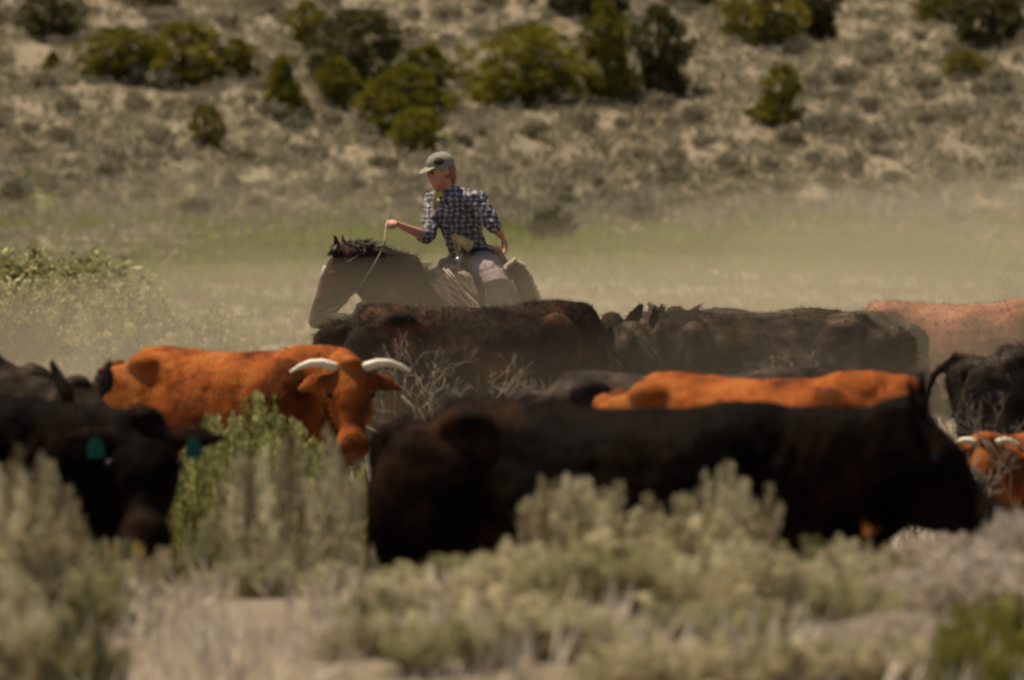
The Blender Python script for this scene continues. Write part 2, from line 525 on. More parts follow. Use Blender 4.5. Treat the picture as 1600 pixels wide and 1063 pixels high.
def juniper_mesh(seed, kind):
    rng = np.random.default_rng(seed)
    sh = Shell()
    lean = rng.normal(0, 0.03, 2)
    sh.tube([((0, 0, -0.1), 0.07, 0.07), ((lean[0], lean[1], 0.3), 0.055, 0.055), ((lean[0] * 2, lean[1] * 2, 0.62), 0.03, 0.03), ((lean[0] * 2.5, lean[1] * 2.5, 0.85), 0.01, 0.01)], (1, 0, 0), 8, False)
    vs, fs, ts = [], [], []; off = 0
    nc = 190
    for i in range(nc):
        z = rng.uniform(0.0, 1.0) ** 1.25
        if kind == 'cone':
            R = 0.40 * (1.03 - z) ** 0.75 + 0.02
        elif kind == 'round':
            R = 0.50 * math.sqrt(max(0.02, 1 - ((z - 0.38) / 0.64) ** 2))
        else:
            R = 0.46 * math.sqrt(max(0.03, 1 - ((z - 0.42) / 0.60) ** 2)) * (0.80 + 0.25 * math.sin(z * 9 + seed))
        a = rng.uniform(0, 2 * math.pi); rr = rng.uniform(0.35, 1.0) ** 0.6 * R * rng.uniform(0.7, 1.22)
        c0 = np.array([math.cos(a) * rr + lean[0] * 2 * z, math.sin(a) * rr + lean[1] * 2 * z, 0.04 + z * 0.92])
        if i % 6 == 0:
            sh.tube([((lean[0] * z * 2, lean[1] * z * 2, max(0.05, z * 0.6)), 0.018, 0.018), (tuple(c0 * 0.9), 0.006, 0.006)], (0.3, 0.2, 1), 5, False)
        n = 60
        cr = rng.uniform(0.035, 0.095)
        g = rng.normal(0, 1, (n, 3)); g /= np.linalg.norm(g, axis=1)[:, None]
        c = c0 + g * cr * (rng.uniform(0.15, 1, n)[:, None]) * np.array([1, 1, 0.85])
        d = g * 0.7 + np.array([math.cos(a) * 0.35, math.sin(a) * 0.35, 0.65]) + rng.normal(0, 0.25, (n, 3))
        v, f = leaves(c, d, rng.uniform(0.03, 0.075, n), rng.uniform(0.006, 0.012, n), rng)
        tn = clamp(rng.normal(0.42, 0.18))
        vs.append(v); fs.append(f + off); off += len(v)
        ts.append(np.repeat(np.clip(tn + rng.normal(0, 0.12, n), 0, 1), 4))
    return np_mesh('juniper_crown_%d' % seed, np.concatenate(vs), np.concatenate(fs), np.concatenate(ts)), sh.mesh('juniper_trunk_%d' % seed)


def set_mat(me, m):
    me.materials.clear(); me.materials.append(m)
    return me


# --- junipers on the hillside
def tell_apart(items, marks, noun):
    """items: (object, px, py); names each one by the landmark nearest to it, its side and its order"""
    S8 = ['right of', 'above and right of', 'above', 'above and left of', 'left of', 'below and left of', 'below', 'below and right of']
    ORD = ['nearest', 'second', 'third', 'fourth', 'fifth', 'sixth', 'seventh', 'eighth', 'ninth', 'tenth', 'eleventh', 'twelfth']
    by = {}
    for o, x, y in items:
        k = min(range(len(marks)), key=lambda i: (marks[i][0] - x) ** 2 + (marks[i][1] - y) ** 2)
        mx_, my_, nm = marks[k]
        sct = int(round(math.atan2(my_ - y, x - mx_) / (math.pi / 4))) % 8
        by.setdefault((k, sct), []).append((math.hypot(mx_ - x, my_ - y), o))
    for (k, sct), l in by.items():
        l.sort(key=lambda t: t[0])
        for n, (dd, o) in enumerate(l):
            o['label'] = '%s %s, %s one %s %s' % (o['look'], noun, ORD[min(n, 11)], S8[sct], marks[k][2])
            del o['look']


JM = {}
for i, k in enumerate(['cone', 'round', 'loose', 'round', 'loose', 'cone']):
    for d in (0, 1):
        if d:
            fm = JM[(i, 0)][0].copy(); set_mat(fm, M['juniperd']); JM[(i, 1)] = (fm, JM[(i, 0)][1])
        else:
            a, b_ = juniper_mesh(11 + i, k); JM[(i, 0)] = (set_mat(a, M['juniper']), set_mat(b_, M['trunk']))
JL = [  # x0, x1, ytop, ybase, variant, dark, label
    (34, 128, -18, 62, 1, 1, 'dark round juniper in the top left corner of the hillside'),
    (118, 245, 48, 122, 3, 0, 'wide pale green juniper, left one of the touching pair near the left edge'),
    (222, 348, 38, 134, 1, 0, 'broad olive juniper, right one of the touching pair near the left edge'),
    (342, 412, 62, 132, 2, 0, 'small loose juniper between the olive pair and the cone shaped juniper'),
    (400, 484, 88, 184, 0, 0, 'cone shaped dark green juniper standing alone left of the big cluster'),
    (294, 352, 168, 234, 1, 0, 'lowest small juniper on the left, alone in the brown sagebrush'),
    (446, 508, 2, 72, 4, 0, 'upright juniper above the cone shaped one, near the top edge'),
    (484, 648, 22, 158, 3, 1, 'largest brownish green juniper at the back of the central cluster'),
    (490, 560, 90, 168, 4, 0, 'narrow yellowish juniper at the left foot of the largest juniper'),
    (600, 712, 72, 172, 4, 0, 'bright green juniper on the right side of the central cluster'),
    (560, 692, 106, 214, 1, 0, 'dense dark green juniper at the front of the central cluster'),
    (610, 688, 172, 238, 3, 0, 'low round juniper right above the cap of the rider'),
    (728, 905, 44, 164, 3, 0, 'very wide soft green juniper right of the central cluster'),
    (852, 908, 118, 168, 1, 0, 'tiny pale juniper at the foot of the very wide one'),
    (908, 1004, 10, 160, 2, 0, 'tall juniper, left one of the dark pair right of centre'),
    (985, 1088, 12, 150, 4, 1, 'tall sparse dark juniper, right one of the dark pair right of centre'),
    (838, 988, -70, 26, 3, 1, 'dark juniper cut by the top edge above the tall pair'),
    (1128, 1252, -34, 70, 1, 0, 'large juniper cut by the top edge with bright left side'),
    (1238, 1322, -44, 62, 4, 1, 'darker juniper at the right flank of the large top edge juniper'),
    (1162, 1252, 104, 196, 2, 0, 'bright green juniper alone in the middle of the right hillside'),
    (1430, 1494, -36, 34, 3, 0, 'small yellow green juniper at the top edge near the right corner'),
    (1486, 1608, -50, 72, 1, 1, 'dark round juniper in the top right corner'),
    (62, 100, 80, 112, 0, 0, 'tiny juniper below the top left corner juniper'),
    (1472, 1536, 78, 124, 3, 0, 'faint small juniper under the top right corner juniper'),
    (218, 272, -30, 24, 1, 1, 'small brown juniper cut by the top edge on the left'),
    (1066, 1124, -30, 16, 3, 1, 'small dark juniper at the top edge between two bigger ones'),
]
for i, (x0, x1, yt, yb, vr, dk, lab) in enumerate(JL):
    p = hit((x0 + x1) / 2, min(yb, 330))
    s = FPX / p.y
    t = empty('juniper_tree', (p.x, p.y, p.z - 0.05), i * 1.7)
    wdt = (x1 - x0) / s / 0.92; ht = (yb - yt) / s / 0.97
    t.scale = (wdt, wdt, ht)
    fm, tm = JM[(vr, dk)]
    link('crown', fm, t); link('trunk', tm, t)
    tag(t, lab, 'juniper tree', 'junipers on the hillside')

# --- sagebrush on the hill and at its foot
rnd = random.Random(5)
HS = []
for i in range(5):
    fm, sm = bush_mesh('hill_sage_%d' % i, 40 + i, 1.0, 0.72, 46, 24, 0.16, 0.035, 0.55, 0.4, 1.0, 0.25)
    HS.append(set_mat(fm, M['hillsage']))
SHORT = ['the top left corner juniper', 'the pale left juniper', 'the broad left juniper', 'the small loose juniper', 'the cone juniper', 'the lowest left juniper',
         'the upright juniper', 'the largest juniper', 'the narrow yellowish juniper', 'the bright cluster juniper', 'the dense cluster juniper', 'the juniper above the cap',
         'the very wide juniper', 'the tiny pale juniper', 'the tall dark juniper', 'the sparse dark juniper', 'the centre top juniper', 'the large top juniper',
         'its darker neighbour at the top', 'the lone right juniper', 'the yellowish top juniper', 'the top right juniper', 'the tiny left juniper', 'the faint right juniper',
         'the small brown juniper', 'the small dark top juniper']
MARKS = [((a[0] + a[1]) / 2, (a[2] + a[3]) / 2, nm) for a, nm in zip(JL, SHORT)]
MARKS += [(1005, 340, 'the dark round shrub'), (557, 290, 'the shrub above the horse'), (25, 300, 'the left edge shrub'), (1495, 340, 'the purple grey shrub'),
          (1300, 300, 'the right slope foot'), (165, 270, 'the dark brown shrub'), (305, 330, 'the green strip shrub'), (862, 330, 'the shrub behind the hand'), (1560, 230, 'the right edge of the slope')]
BUSHES = []
cnt = 0
tries = 0
while cnt < 290 and tries < 5000:
    tries += 1
    px = rnd.uniform(-30, 1630)
    py = rnd.uniform(-5, 322) if rnd.random() < 0.85 else rnd.uniform(280, 345)
    p = hit(px, py)
    # clearings of bare soil
    if math.sin(p.x * 0.45 + 1) * math.sin(p.y * 0.22) > 0.72: continue
    h = rnd.uniform(0.35, 0.8) * (1.0 if py < 230 else 0.75)
    o = link('sagebrush', rnd.choice(HS))
    o.location = (p.x, p.y, p.z - 0.04)
    o.rotation_euler = (0, 0, rnd.uniform(0, 6.28))
    o.scale = (h * rnd.uniform(0.9, 1.5), h * rnd.uniform(0.9, 1.5), h)
    o['look'] = 'small grey' if h < 0.42 else ('low brownish' if h < 0.52 else ('grey brown' if h < 0.65 else 'tall grey brown'))
    tag(o, None, 'sagebrush', 'sagebrush over the hillside')
    BUSHES.append((o, px, py))
    cnt += 1
tell_apart(BUSHES, MARKS, 'sagebrush')

# a few dark shrubs one can point to on the flat
for i, (px, yb, hh, lab) in enumerate([
        (1005, 358, 0.95, 'dark round shrub alone in the green strip right of the rider'),
        (862, 384, 0.9, 'narrow dark green shrub right behind the hand of the rider'),
        (557, 306, 0.7, 'dark grey shrub on the dry ground above the head of the horse'),
        (305, 350, 0.85, 'dark green shrub at the upper edge of the green strip on the left'),
        (1495, 356, 0.6, 'small purple grey shrub on the flat near the right edge'),
        (165, 285, 0.7, 'dark brown shrub left of the middle of the dry slope foot'),
        (25, 318, 0.8, 'dark brown shrub at the left edge above the green strip')]):
    p = hit(px, yb)
    me = HS[i % 5].copy(); set_mat(me, M['juniperd'] if i in (1, 3) else M['hillsage'])
    o = link('shrub', me); o.location = (p.x, p.y, p.z - 0.05); o.scale = (hh * 0.9, hh * 0.9, hh)
    tag(o, lab, 'shrub', 'dark shrubs on the flat')


# --- ground cover that nobody could count: low brush and grass, one object each
def cover(name, lab, cat, mat, y0, y1, n, size, half, seed, tuft, leafw, power=1.0, dens=None, upw=1.0):
    rng = np.random.default_rng(seed)
    yy = y0 + (y1 - y0) * rng.uniform(0, 1, n * 2) ** power
    xx = rng.uniform(-1, 1, n * 2) * (yy * 0.066 + half)
    if dens is not None:
        k = dens(xx, yy, rng)
        xx, yy = xx[k], yy[k]
    xx, yy = xx[:n], yy[:n]
    n = len(xx)
    zz = terrain(xx, yy)
    sz = size * rng.uniform(0.5, 1.3, n)
    bx = np.repeat(xx, tuft); by = np.repeat(yy, tuft); bz = np.repeat(zz, tuft); bs = np.repeat(sz, tuft)
    N = n * tuft
    c = np.stack([bx + rng.normal(0, 0.30, N) * bs, by + rng.normal(0, 0.30, N) * bs, bz - 0.02 + (rng.uniform(0, 0.35, N) * bs if upw < 1 else 0)], 1)
    d = rng.normal(0, 0.45, (N, 3)) + np.array([0, 0, upw])
    v, f = leaves(c, d, bs * rng.uniform(0.5, 1.1, N), bs * leafw, rng)
    ti = np.repeat(np.clip(rng.normal(0.5, 0.2, n), 0, 1), tuft)
    ti = np.clip(ti + rng.normal(0, 0.1, N), 0, 1)
    me = np_mesh(name, v, f, np.repeat(ti, 4))
    o = link(name, me, None, mat)
    tag(o, lab, cat, None, 'stuff')
    return o


M['weed'] = leafy('weed_leaf', [(0.17, 0.155, 0.06), (0.32, 0.295, 0.12), (0.46, 0.425, 0.20)], None, 0.85, 0.3, 0.1)
M['field'] = leafy('field_grass_blade', [(0.095, 0.082, 0.036), (0.155, 0.13, 0.07), (0.215, 0.178, 0.105), (0.135, 0.142, 0.042), (0.19, 0.197, 0.058)], 0.13, 0.9, 0.25, 0.0)
M['greenf'] = leafy('green_grass_blade', [(0.12, 0.115, 0.03), (0.14, 0.168, 0.018), (0.20, 0.245, 0.028)], 0.10, 0.9, 0.3, 0.0)
M['lowsage'] = leafy('low_brush_leaf', [(0.125, 0.105, 0.056), (0.22, 0.190, 0.112), (0.31, 0.268, 0.172)], 0.35, 0.9, 0.25, 0.0)
cover('field_grass', 'pale dusty grass over the flat behind the herd', 'grass', M['field'], 60, 300, 26000, 0.20, 3, 1, 9, 0.05, 1.1)
cover('green_grass', 'greener grass in a strip along the foot of the hill', 'grass', M['greenf'], 130, 318, 14000, 0.32, 5, 2, 9, 0.06, 0.8,
      lambda x, y, r: (np.sin(x * 0.21 + 1.2) * np.sin(y * 0.035 + 0.6) + r.normal(0, 0.25, len(x)) > -0.05) & (y < 300 + 5 * np.sin(x)))
cover('low_brush', 'low grey brown brush covering the hillside between the shrubs', 'brush', M['lowsage'], 225, 420, 19000, 0.40, 6, 3, 14, 0.10, 1.3,
      lambda x, y, r: (np.sin(x * 0.95 + 1) * np.sin(y * 0.31 + x * 0.3) + r.normal(0, 0.25, len(x)) < 0.75) & (r.uniform(0, 1, len(x)) < 0.04 + smooth(268, 305, y + 6 * np.sin(x * 0.5))), 0.6)
cover('dry_grass', 'dry bleached grass on the sandy ground among the cattle', 'grass', M['dry'], 24, 62, 5200, 0.16, 1.5, 4, 12, 0.035, 1.0)


# ------------------------------------------------------------------ cattle
def cow(name, label, cat, mat, px, D, yaw_deg, sc, poll, hdir, seed, ear_droop=0.15, horns=False, tags=(), tail='down', hair=7000, mb=None, vox=0.017, ear_up=0.0, group='cattle being moved through the sagebrush', hair_len=0.022, pitch=0.0, hs=1.0, hk=1.0, hornk=1.0):
    """px, D: where the middle of the trunk stands; poll: (px, py, D) of the top of the head; hdir: world direction of the face"""
    yaw = math.radians(yaw_deg)
    base = pix(px, 500, D); bx, by = base.x, base.y
    root = empty(name, (bx, by, 0.0), yaw, sc)
    root.rotation_euler = (0, math.radians(pitch), yaw)
    tag(root, label, cat, group)
    Ri = Matrix.Rotation(-yaw, 3, 'Z')
    P = pix(*poll); Pl = (Ri @ (P - V((bx, by, 0))) / sc)
    Pl = Matrix.Rotation(-math.radians(pitch), 3, 'Y') @ Pl
    d = (Ri @ V(hdir)).normalized()
    left = V((0, 0, 1)).cross(d).normalized()
    up = d.cross(left)
    rng = random.Random(seed)
    s = Shell()
    # trunk
    T = [(-0.80, 1.12, 0.12, 0.10), (-0.74, 1.05, 0.22, 0.19), (-0.62, 1.02, 0.295, 0.255), (-0.42, 0.985, 0.335, 0.285),
         (-0.18, 0.935, 0.355, 0.315), (0.08, 0.915, 0.365, 0.33), (0.32, 0.925, 0.37, 0.315), (0.52, 0.95, 0.36, 0.275),
         (0.68, 0.98, 0.325, 0.235), (0.82, 0.99, 0.26, 0.19), (0.90, 0.98, 0.18, 0.14)]
    s.tube([((x, 0, z), hw, hh) for x, z, hh, hw in T], (0, 1, 0), 24)
    for y in (-1, 1):
        s.ell((-0.43, y * 0.185, 1.205), 0.13, 0.075, 0.075)      # hook bones
        s.ell((-0.755, y * 0.11, 1.15), 0.06, 0.05, 0.06)        # pin bones
        s.ell((0.58, y * 0.20, 1.00), 0.16, 0.075, 0.26)         # shoulder
        s.ell((-0.60, y * 0.185, 0.84), 0.235, 0.115, 0.37)         # thigh
    s.ell((0.55, 0, 1.27), 0.16, 0.07, 0.055)                    # withers
    s.ell((0.80, 0, 0.74), 0.13, 0.10, 0.15)                     # brisket
    # neck
    H0 = Pl + d * 0.10 - up * 0.10
    N0 = V((0.60, 0, 1.06)); N1 = V((0.82, 0, 1.08))
    N2 = N1.lerp(H0, 0.5) + V((0, 0, -0.01)); 
    yl = V((0, 1, 0))
    s.tube([(N0, 0.20, 0.28, yl), (N1, 0.165, 0.25, yl), (N2, 0.125, 0.195, yl * 0.6 + left * 0.4), (H0, 0.10, 0.15, left)], yl, 18)
    B0 = V((0.84, 0, 0.72)); B2 = Pl + d * 0.22 * hs - up * 0.20 * hk
    s.tube([(B0, 0.06, 0.10, yl), (B0.lerp(B2, 0.5) + V((0, 0, 0.02)), 0.045, 0.14, yl), (B2, 0.05, 0.09, left)], yl, 12)
    # head
    HS_ = [(0.00, 0.085, 0.085, -0.080), (0.07, 0.115, 0.125, -0.115), (0.16, 0.130, 0.150, -0.140), (0.26, 0.115, 0.142, -0.138),
           (0.34, 0.086, 0.100, -0.122), (0.40, 0.074, 0.076, -0.108), (0.455, 0.094, 0.092, -0.098), (0.51, 0.094, 0.084, -0.096)]
    HS_ = [(t * hs, a * hk, b_ * hk, o * hk) for t, a, b_, o in HS_]
    s.tube([(Pl + d * t + up * o, a, b_) for t, a, b_, o in HS_], left, 18)
    s.ell(Pl + up * -0.03, 0.07, 0.07, 0.05)
    for y in (-1, 1):
        s.ell(Pl + d * 0.175 * hs + left * (y * 0.105 * hk) + up * -0.07 * hk, 0.035, 0.035, 0.035)
        e0 = Pl + d * 0.075 + left * (y * 0.095) + up * -0.07
        ed = (left * y - V((0, 0, ear_droop)) + V((0, 0, ear_up)) - d * 0.15).normalized()
        ep = [(e0, 0.028, 0.022), (e0 + ed * 0.06, 0.055, 0.018), (e0 + ed * 0.12, 0.070, 0.014), (e0 + ed * 0.18, 0.042, 0.012), (e0 + ed * 0.225, 0.016, 0.010)]
        lt = ed.cross(up).normalized()
        s.tube([(p, a, b_, lt) for p, a, b_ in ep], lt, 10)
    # legs
    st = rng.uniform(-0.10, 0.10)
    for y, q in ((-1, 1), (1, -1)):
        f = q * (0.07 + st)
        yo = y * 0.165
        s.tube([((0.60, yo, 0.92), 0.085, 0.12), ((0.62 + f * 0.3, yo, 0.70), 0.075, 0.095), ((0.62 + f * 0.6, yo, 0.46), 0.052, 0.060), ((0.63 + f * 0.8, yo, 0.40), 0.055, 0.060),
                ((0.61 + f, yo, 0.22), 0.037, 0.042), ((0.61 + f * 1.1, yo, 0.11), 0.046, 0.05), ((0.64 + f * 1.15, yo, 0.035), 0.055, 0.065)], (0, 1, 0), 12)
        g = -q * (0.08 + st)
        yo = y * 0.175
        s.tube([((-0.52, yo, 0.95), 0.11, 0.20), ((-0.47, yo * 1.08, 0.74), 0.10, 0.155), ((-0.53 + g * 0.5, yo, 0.60), 0.070, 0.095), ((-0.67 + g * 0.7, yo, 0.48), 0.048, 0.062),
                ((-0.66 + g, yo, 0.27), 0.038, 0.045), ((-0.63 + g * 1.05, yo, 0.11), 0.046, 0.05), ((-0.59 + g * 1.1, yo, 0.035), 0.055, 0.065)], (0, 1, 0), 12)
    # tail
    if tail == 'swing':
        tp = [(-0.68, 0, 1.22), (-0.84, 0.02, 1.235), (-0.97, 0.04, 1.12), (-1.03, 0.05, 0.92), (-1.05, 0.05, 0.74)]
    else:
        tp = [(-0.74, 0, 1.21), (-0.825, 0, 1.17), (-0.875, 0.01, 1.02), (-0.89, 0.02, 0.85), (-0.90, 0.03, 0.66)]
    s.tube([(p, 0.030 - 0.003 * i, 0.030 - 0.003 * i) for i, p in enumerate(tp)], (0, 1, 0), 8)
    me = s.remesh(name + '_body', vox, 5, 0.5, 0.026, 0.16)
    n_ = len(me.vertices)
    co = np.empty(n_ * 3, np.float32); me.vertices.foreach_get('co', co); co = co.reshape(-1, 3)
    no = np.empty(n_ * 3, np.float32); me.vertices.foreach_get('normal', no); no = no.reshape(-1, 3)
    dep = np.zeros(n_, np.float32)
    ay = np.abs(co[:, 1])
    for cx, cy, cz, rx, ry, rz, a_ in [(-0.26, 0.30, 1.10, 0.17, 0.20, 0.13, 0.038), (0.30, 0.30, 0.98, 0.06, 0.25, 0.30, 0.020), (0.78, 0.16, 1.05, 0.07, 0.20, 0.28, 0.022),
                                       (-0.62, 0.10, 1.27, 0.10, 0.07, 0.10, 0.030), (-0.34, 0.25, 0.78, 0.08, 0.2, 0.22, 0.028), (-0.68, 0.22, 1.05, 0.10, 0.14, 0.12, -0.018),
                                       (0.62, 0.24, 1.02, 0.10, 0.14, 0.22, -0.022), (-0.05, 0.33, 0.85, 0.28, 0.2, 0.22, -0.025)]:
        dep -= a_ * np.exp(-((co[:, 0] - cx) / rx) ** 2 - ((ay - cy) / ry) ** 2 - ((co[:, 2] - cz) / rz) ** 2)
    rib = np.exp(-((co[:, 0] - 0.08) / 0.26) ** 2 - ((co[:, 2] - 1.02) / 0.20) ** 2) * (ay > 0.12)
    dep += 0.0030 * np.sin(co[:, 0] * 58 + co[:, 2] * 9 + seed) * rib
    folds = np.exp(-((co[:, 0] - 0.86) / 0.16) ** 2) * (co[:, 2] < 1.25)
    dep += 0.0045 * np.sin(co[:, 0] * 75 - co[:, 2] * 20 + seed) * folds
    co += no * dep[:, None]
    me.vertices.foreach_set('co', co.ravel()); me.update()
    if D > 44 and mat is not M['red']:
        hair_len = 0.042
    me = add_hair(me, int(hair * 2.2), hair_len, 0.0022, (-0.6, 0, -0.35), seed, 0.3)
    link('body', me, root, mat)
    # tail switch
    rg = np.random.default_rng(seed)
    k = 260
    c = np.array(tp[-1]) + rg.normal(0, 0.014, (k, 3))
    dd = np.array([0, 0, -1]) + rg.normal(0, 0.16, (k, 3))
    v, f_ = leaves(c, dd, rg.uniform(0.18, 0.36, k), 0.006, rg)
    link('tail_switch', np_mesh('tail_switch', v, f_), root, mat)
    for y in (-1, 1):
        q = Shell().ell(Pl + d * 0.185 * hs + left * (y * 0.122 * hk) + up * -0.062 * hk, 0.021, 0.021, 0.021)
        link('eye', q.mesh('eye'), root, M['eye'])
        nn = Shell().ell(Pl + d * 0.515 * hs + left * (y * 0.038 * hk) + up * -0.062 * hk, 0.016, 0.014, 0.012)
        link('nostril', nn.mesh('nostril'), root, M['eye'])
    # muzzle skin
    q = Shell().tube([(Pl + d * 0.475 * hs + up * -0.100 * hk, 0.091 * hk, 0.086 * hk), (Pl + d * 0.517 * hs + up * -0.100 * hk, 0.087 * hk, 0.071 * hk)], left, 14)
    link('muzzle', q.mesh('muzzle'), root, M['muzz'] if mat in (M['red'], M['dustyred']) else M['hoof'])
    if horns:
        for y in (-1, 1):
            a0 = Pl + left * (y * 0.09) + d * 0.02 + up * -0.04
            hp = [a0, a0 + (left * (y * 0.07) + V((0, 0, 0.022))) * hornk, a0 + (left * (y * 0.14) + V((0, 0, 0.022))) * hornk, a0 + (left * (y * 0.20) + V((0, 0, 0.002))) * hornk, a0 + (left * (y * 0.255) + V((0, 0, -0.028))) * hornk]
            rr = [0.028, 0.025, 0.021, 0.015, 0.007]
            link('horn', Shell().tube([(hp[i], rr[i], rr[i]) for i in range(5)], (0.1, 0.3, 1), 12).mesh('horn'), root, M['horn'])
    for y in tags:
        e = Pl + d * 0.075 + left * (y * (0.095 + 0.10)) + up * -0.06 - V((0, 0, ear_droop * 0.12)) + up * 0.022
        b2 = Shell()
        wv, hv = left * 0.036, V((0, 0, -1))
        th = up * 0.003
        pts = [(e, 0.018), (e + hv * 0.02, 0.024), (e + hv * 0.035, 0.034), (e + hv * 0.082, 0.036)]
        b2.tube([(p, a, 0.004) for p, a in pts], left, 8, False)
        link('ear_tag', b2.mesh('ear_tag', False), root, M['tagg'])
    return root


cow('cow', 'big black cow walking right in front of the whole herd, head low above the sagebrush', 'cow', M['black'],
    912, 32.6, -18, 1.0, (1434, 628, 32.1), (0.66, -0.12, -0.70), 1, ear_droop=-1.0, ear_up=1.2, hair=12000, pitch=1.6, hs=1.12, hk=1.26)
cow('cow', 'black cow at the left facing the camera with a green tag in each ear', 'cow', M['black'],
    -205, 33.9, -20, 0.97, (226, 646, 33.2), (0.02, -0.50, -0.86), 2, ear_droop=0.12, tags=(-1, 1), hair=9000, hs=1.05, hk=1.15)
cow('cow', 'red brown cow with two pale curved horns facing the camera', 'cow', M['red'],
    350, 46.2, -32, 0.92, (548, 564, 45.0), (0.05, -0.40, -0.9), 3, ear_droop=0.45, horns=True, hair=9000)
cow('cow', 'black cow cut by the left edge, only its rump showing above the tagged one', 'cow', M['black2'],
    -190, 42.0, 180, 1.0, (-560, 560, 42.0), (-0.7, 0, -0.6), 4)
cow('cow', 'dark cow behind the tagged black cow, ears raised against the red rump', 'cow', M['black2'],
    -195, 39.5, 8, 0.93, (128, 592, 39.0), (0.55, -0.5, -0.7), 5, ear_droop=-1.0, ear_up=0.6)
cow('cow', 'brownish black cow right below the horse, tail side at left', 'cow', M['brownblack'],
    708, 52.0, 24, 1.02, (926, 532, 52.7), (0.75, 0.45, -0.6), 6, ear_droop=-1.0, ear_up=0.8)
cow('cow', 'black cow seen broadside in the second row, left of the dusty red cow', 'cow', M['black2'],
    1222, 54.0, 182, 0.95, (1028, 494, 54.2), (-0.75, 0.1, -0.6), 7, ear_droop=-0.8, ear_up=0.4)
cow('cow', 'dark cow behind the broadside black cow, its poll just above that shoulder', 'cow', M['grey'],
    1262, 57.6, 176, 0.91, (1052, 484, 57.4), (-0.45, -0.5, -0.7), 15, ear_droop=-0.5, ear_up=0.3)
cow('cow', 'black cow seen from behind with both ears up, right of the brownish black cow', 'cow', M['black2'],
    957, 53.4, 78, 0.90, (957, 492, 54.2), (0.25, 0.80, -0.55), 16, ear_droop=-0.9, ear_up=0.5)
cow('cow', 'black cow mostly hidden, its ear showing against the dusty red flank', 'cow', M['black2'],
    1120, 56.2, 2, 0.93, (1418, 545, 56.2), (0.7, 0.0, -0.7), 8, ear_droop=-0.2)
cow('cow', 'dusty red cow in the back row at the right edge', 'cow', M['dustyred'],
    1478, 60.0, -12, 0.93, (1740, 520, 59.5), (0.8, 0, -0.6), 9)
cow('cow', 'dark cow at the right edge with its tail swung out to the left', 'cow', M['grey'],
    1712, 47.0, -4, 0.92, (2020, 560, 47), (0.8, 0, -0.6), 10, tail='swing')
cow('cow', 'red cow of which only the back shows, right behind the big black cow', 'cow', M['red'],
    1172, 38.4, -36, 0.965, (1362, 690, 37.4), (-0.10, -0.20, -0.9), 11, ear_droop=0.5, hair=9000)
cow('cow', 'small dark red cow with green tag and short pale horns, peering past the black muzzle', 'cow', M['red'],
    1590, 42.6, -115, 0.66, (1540, 684, 41.7), (-0.05, -0.40, -0.9), 14, ear_droop=0.4, horns=True, tags=(-1,), hornk=0.6, hs=1.15, hk=1.1)
cow('cow', 'dusty dark cow directly behind the bright red back', 'cow', M['grey'],
    1048, 41.2, 2, 0.92, (1440, 640, 41.2), (0.7, 0.0, -0.7), 12)
cow('cow', 'dusty black cow between the horse and the brownish black cow', 'cow', M['grey'],
    764, 58.0, 178, 0.93, (568, 476, 58.0), (-0.12, -0.6, -0.8), 13, ear_droop=0.1)


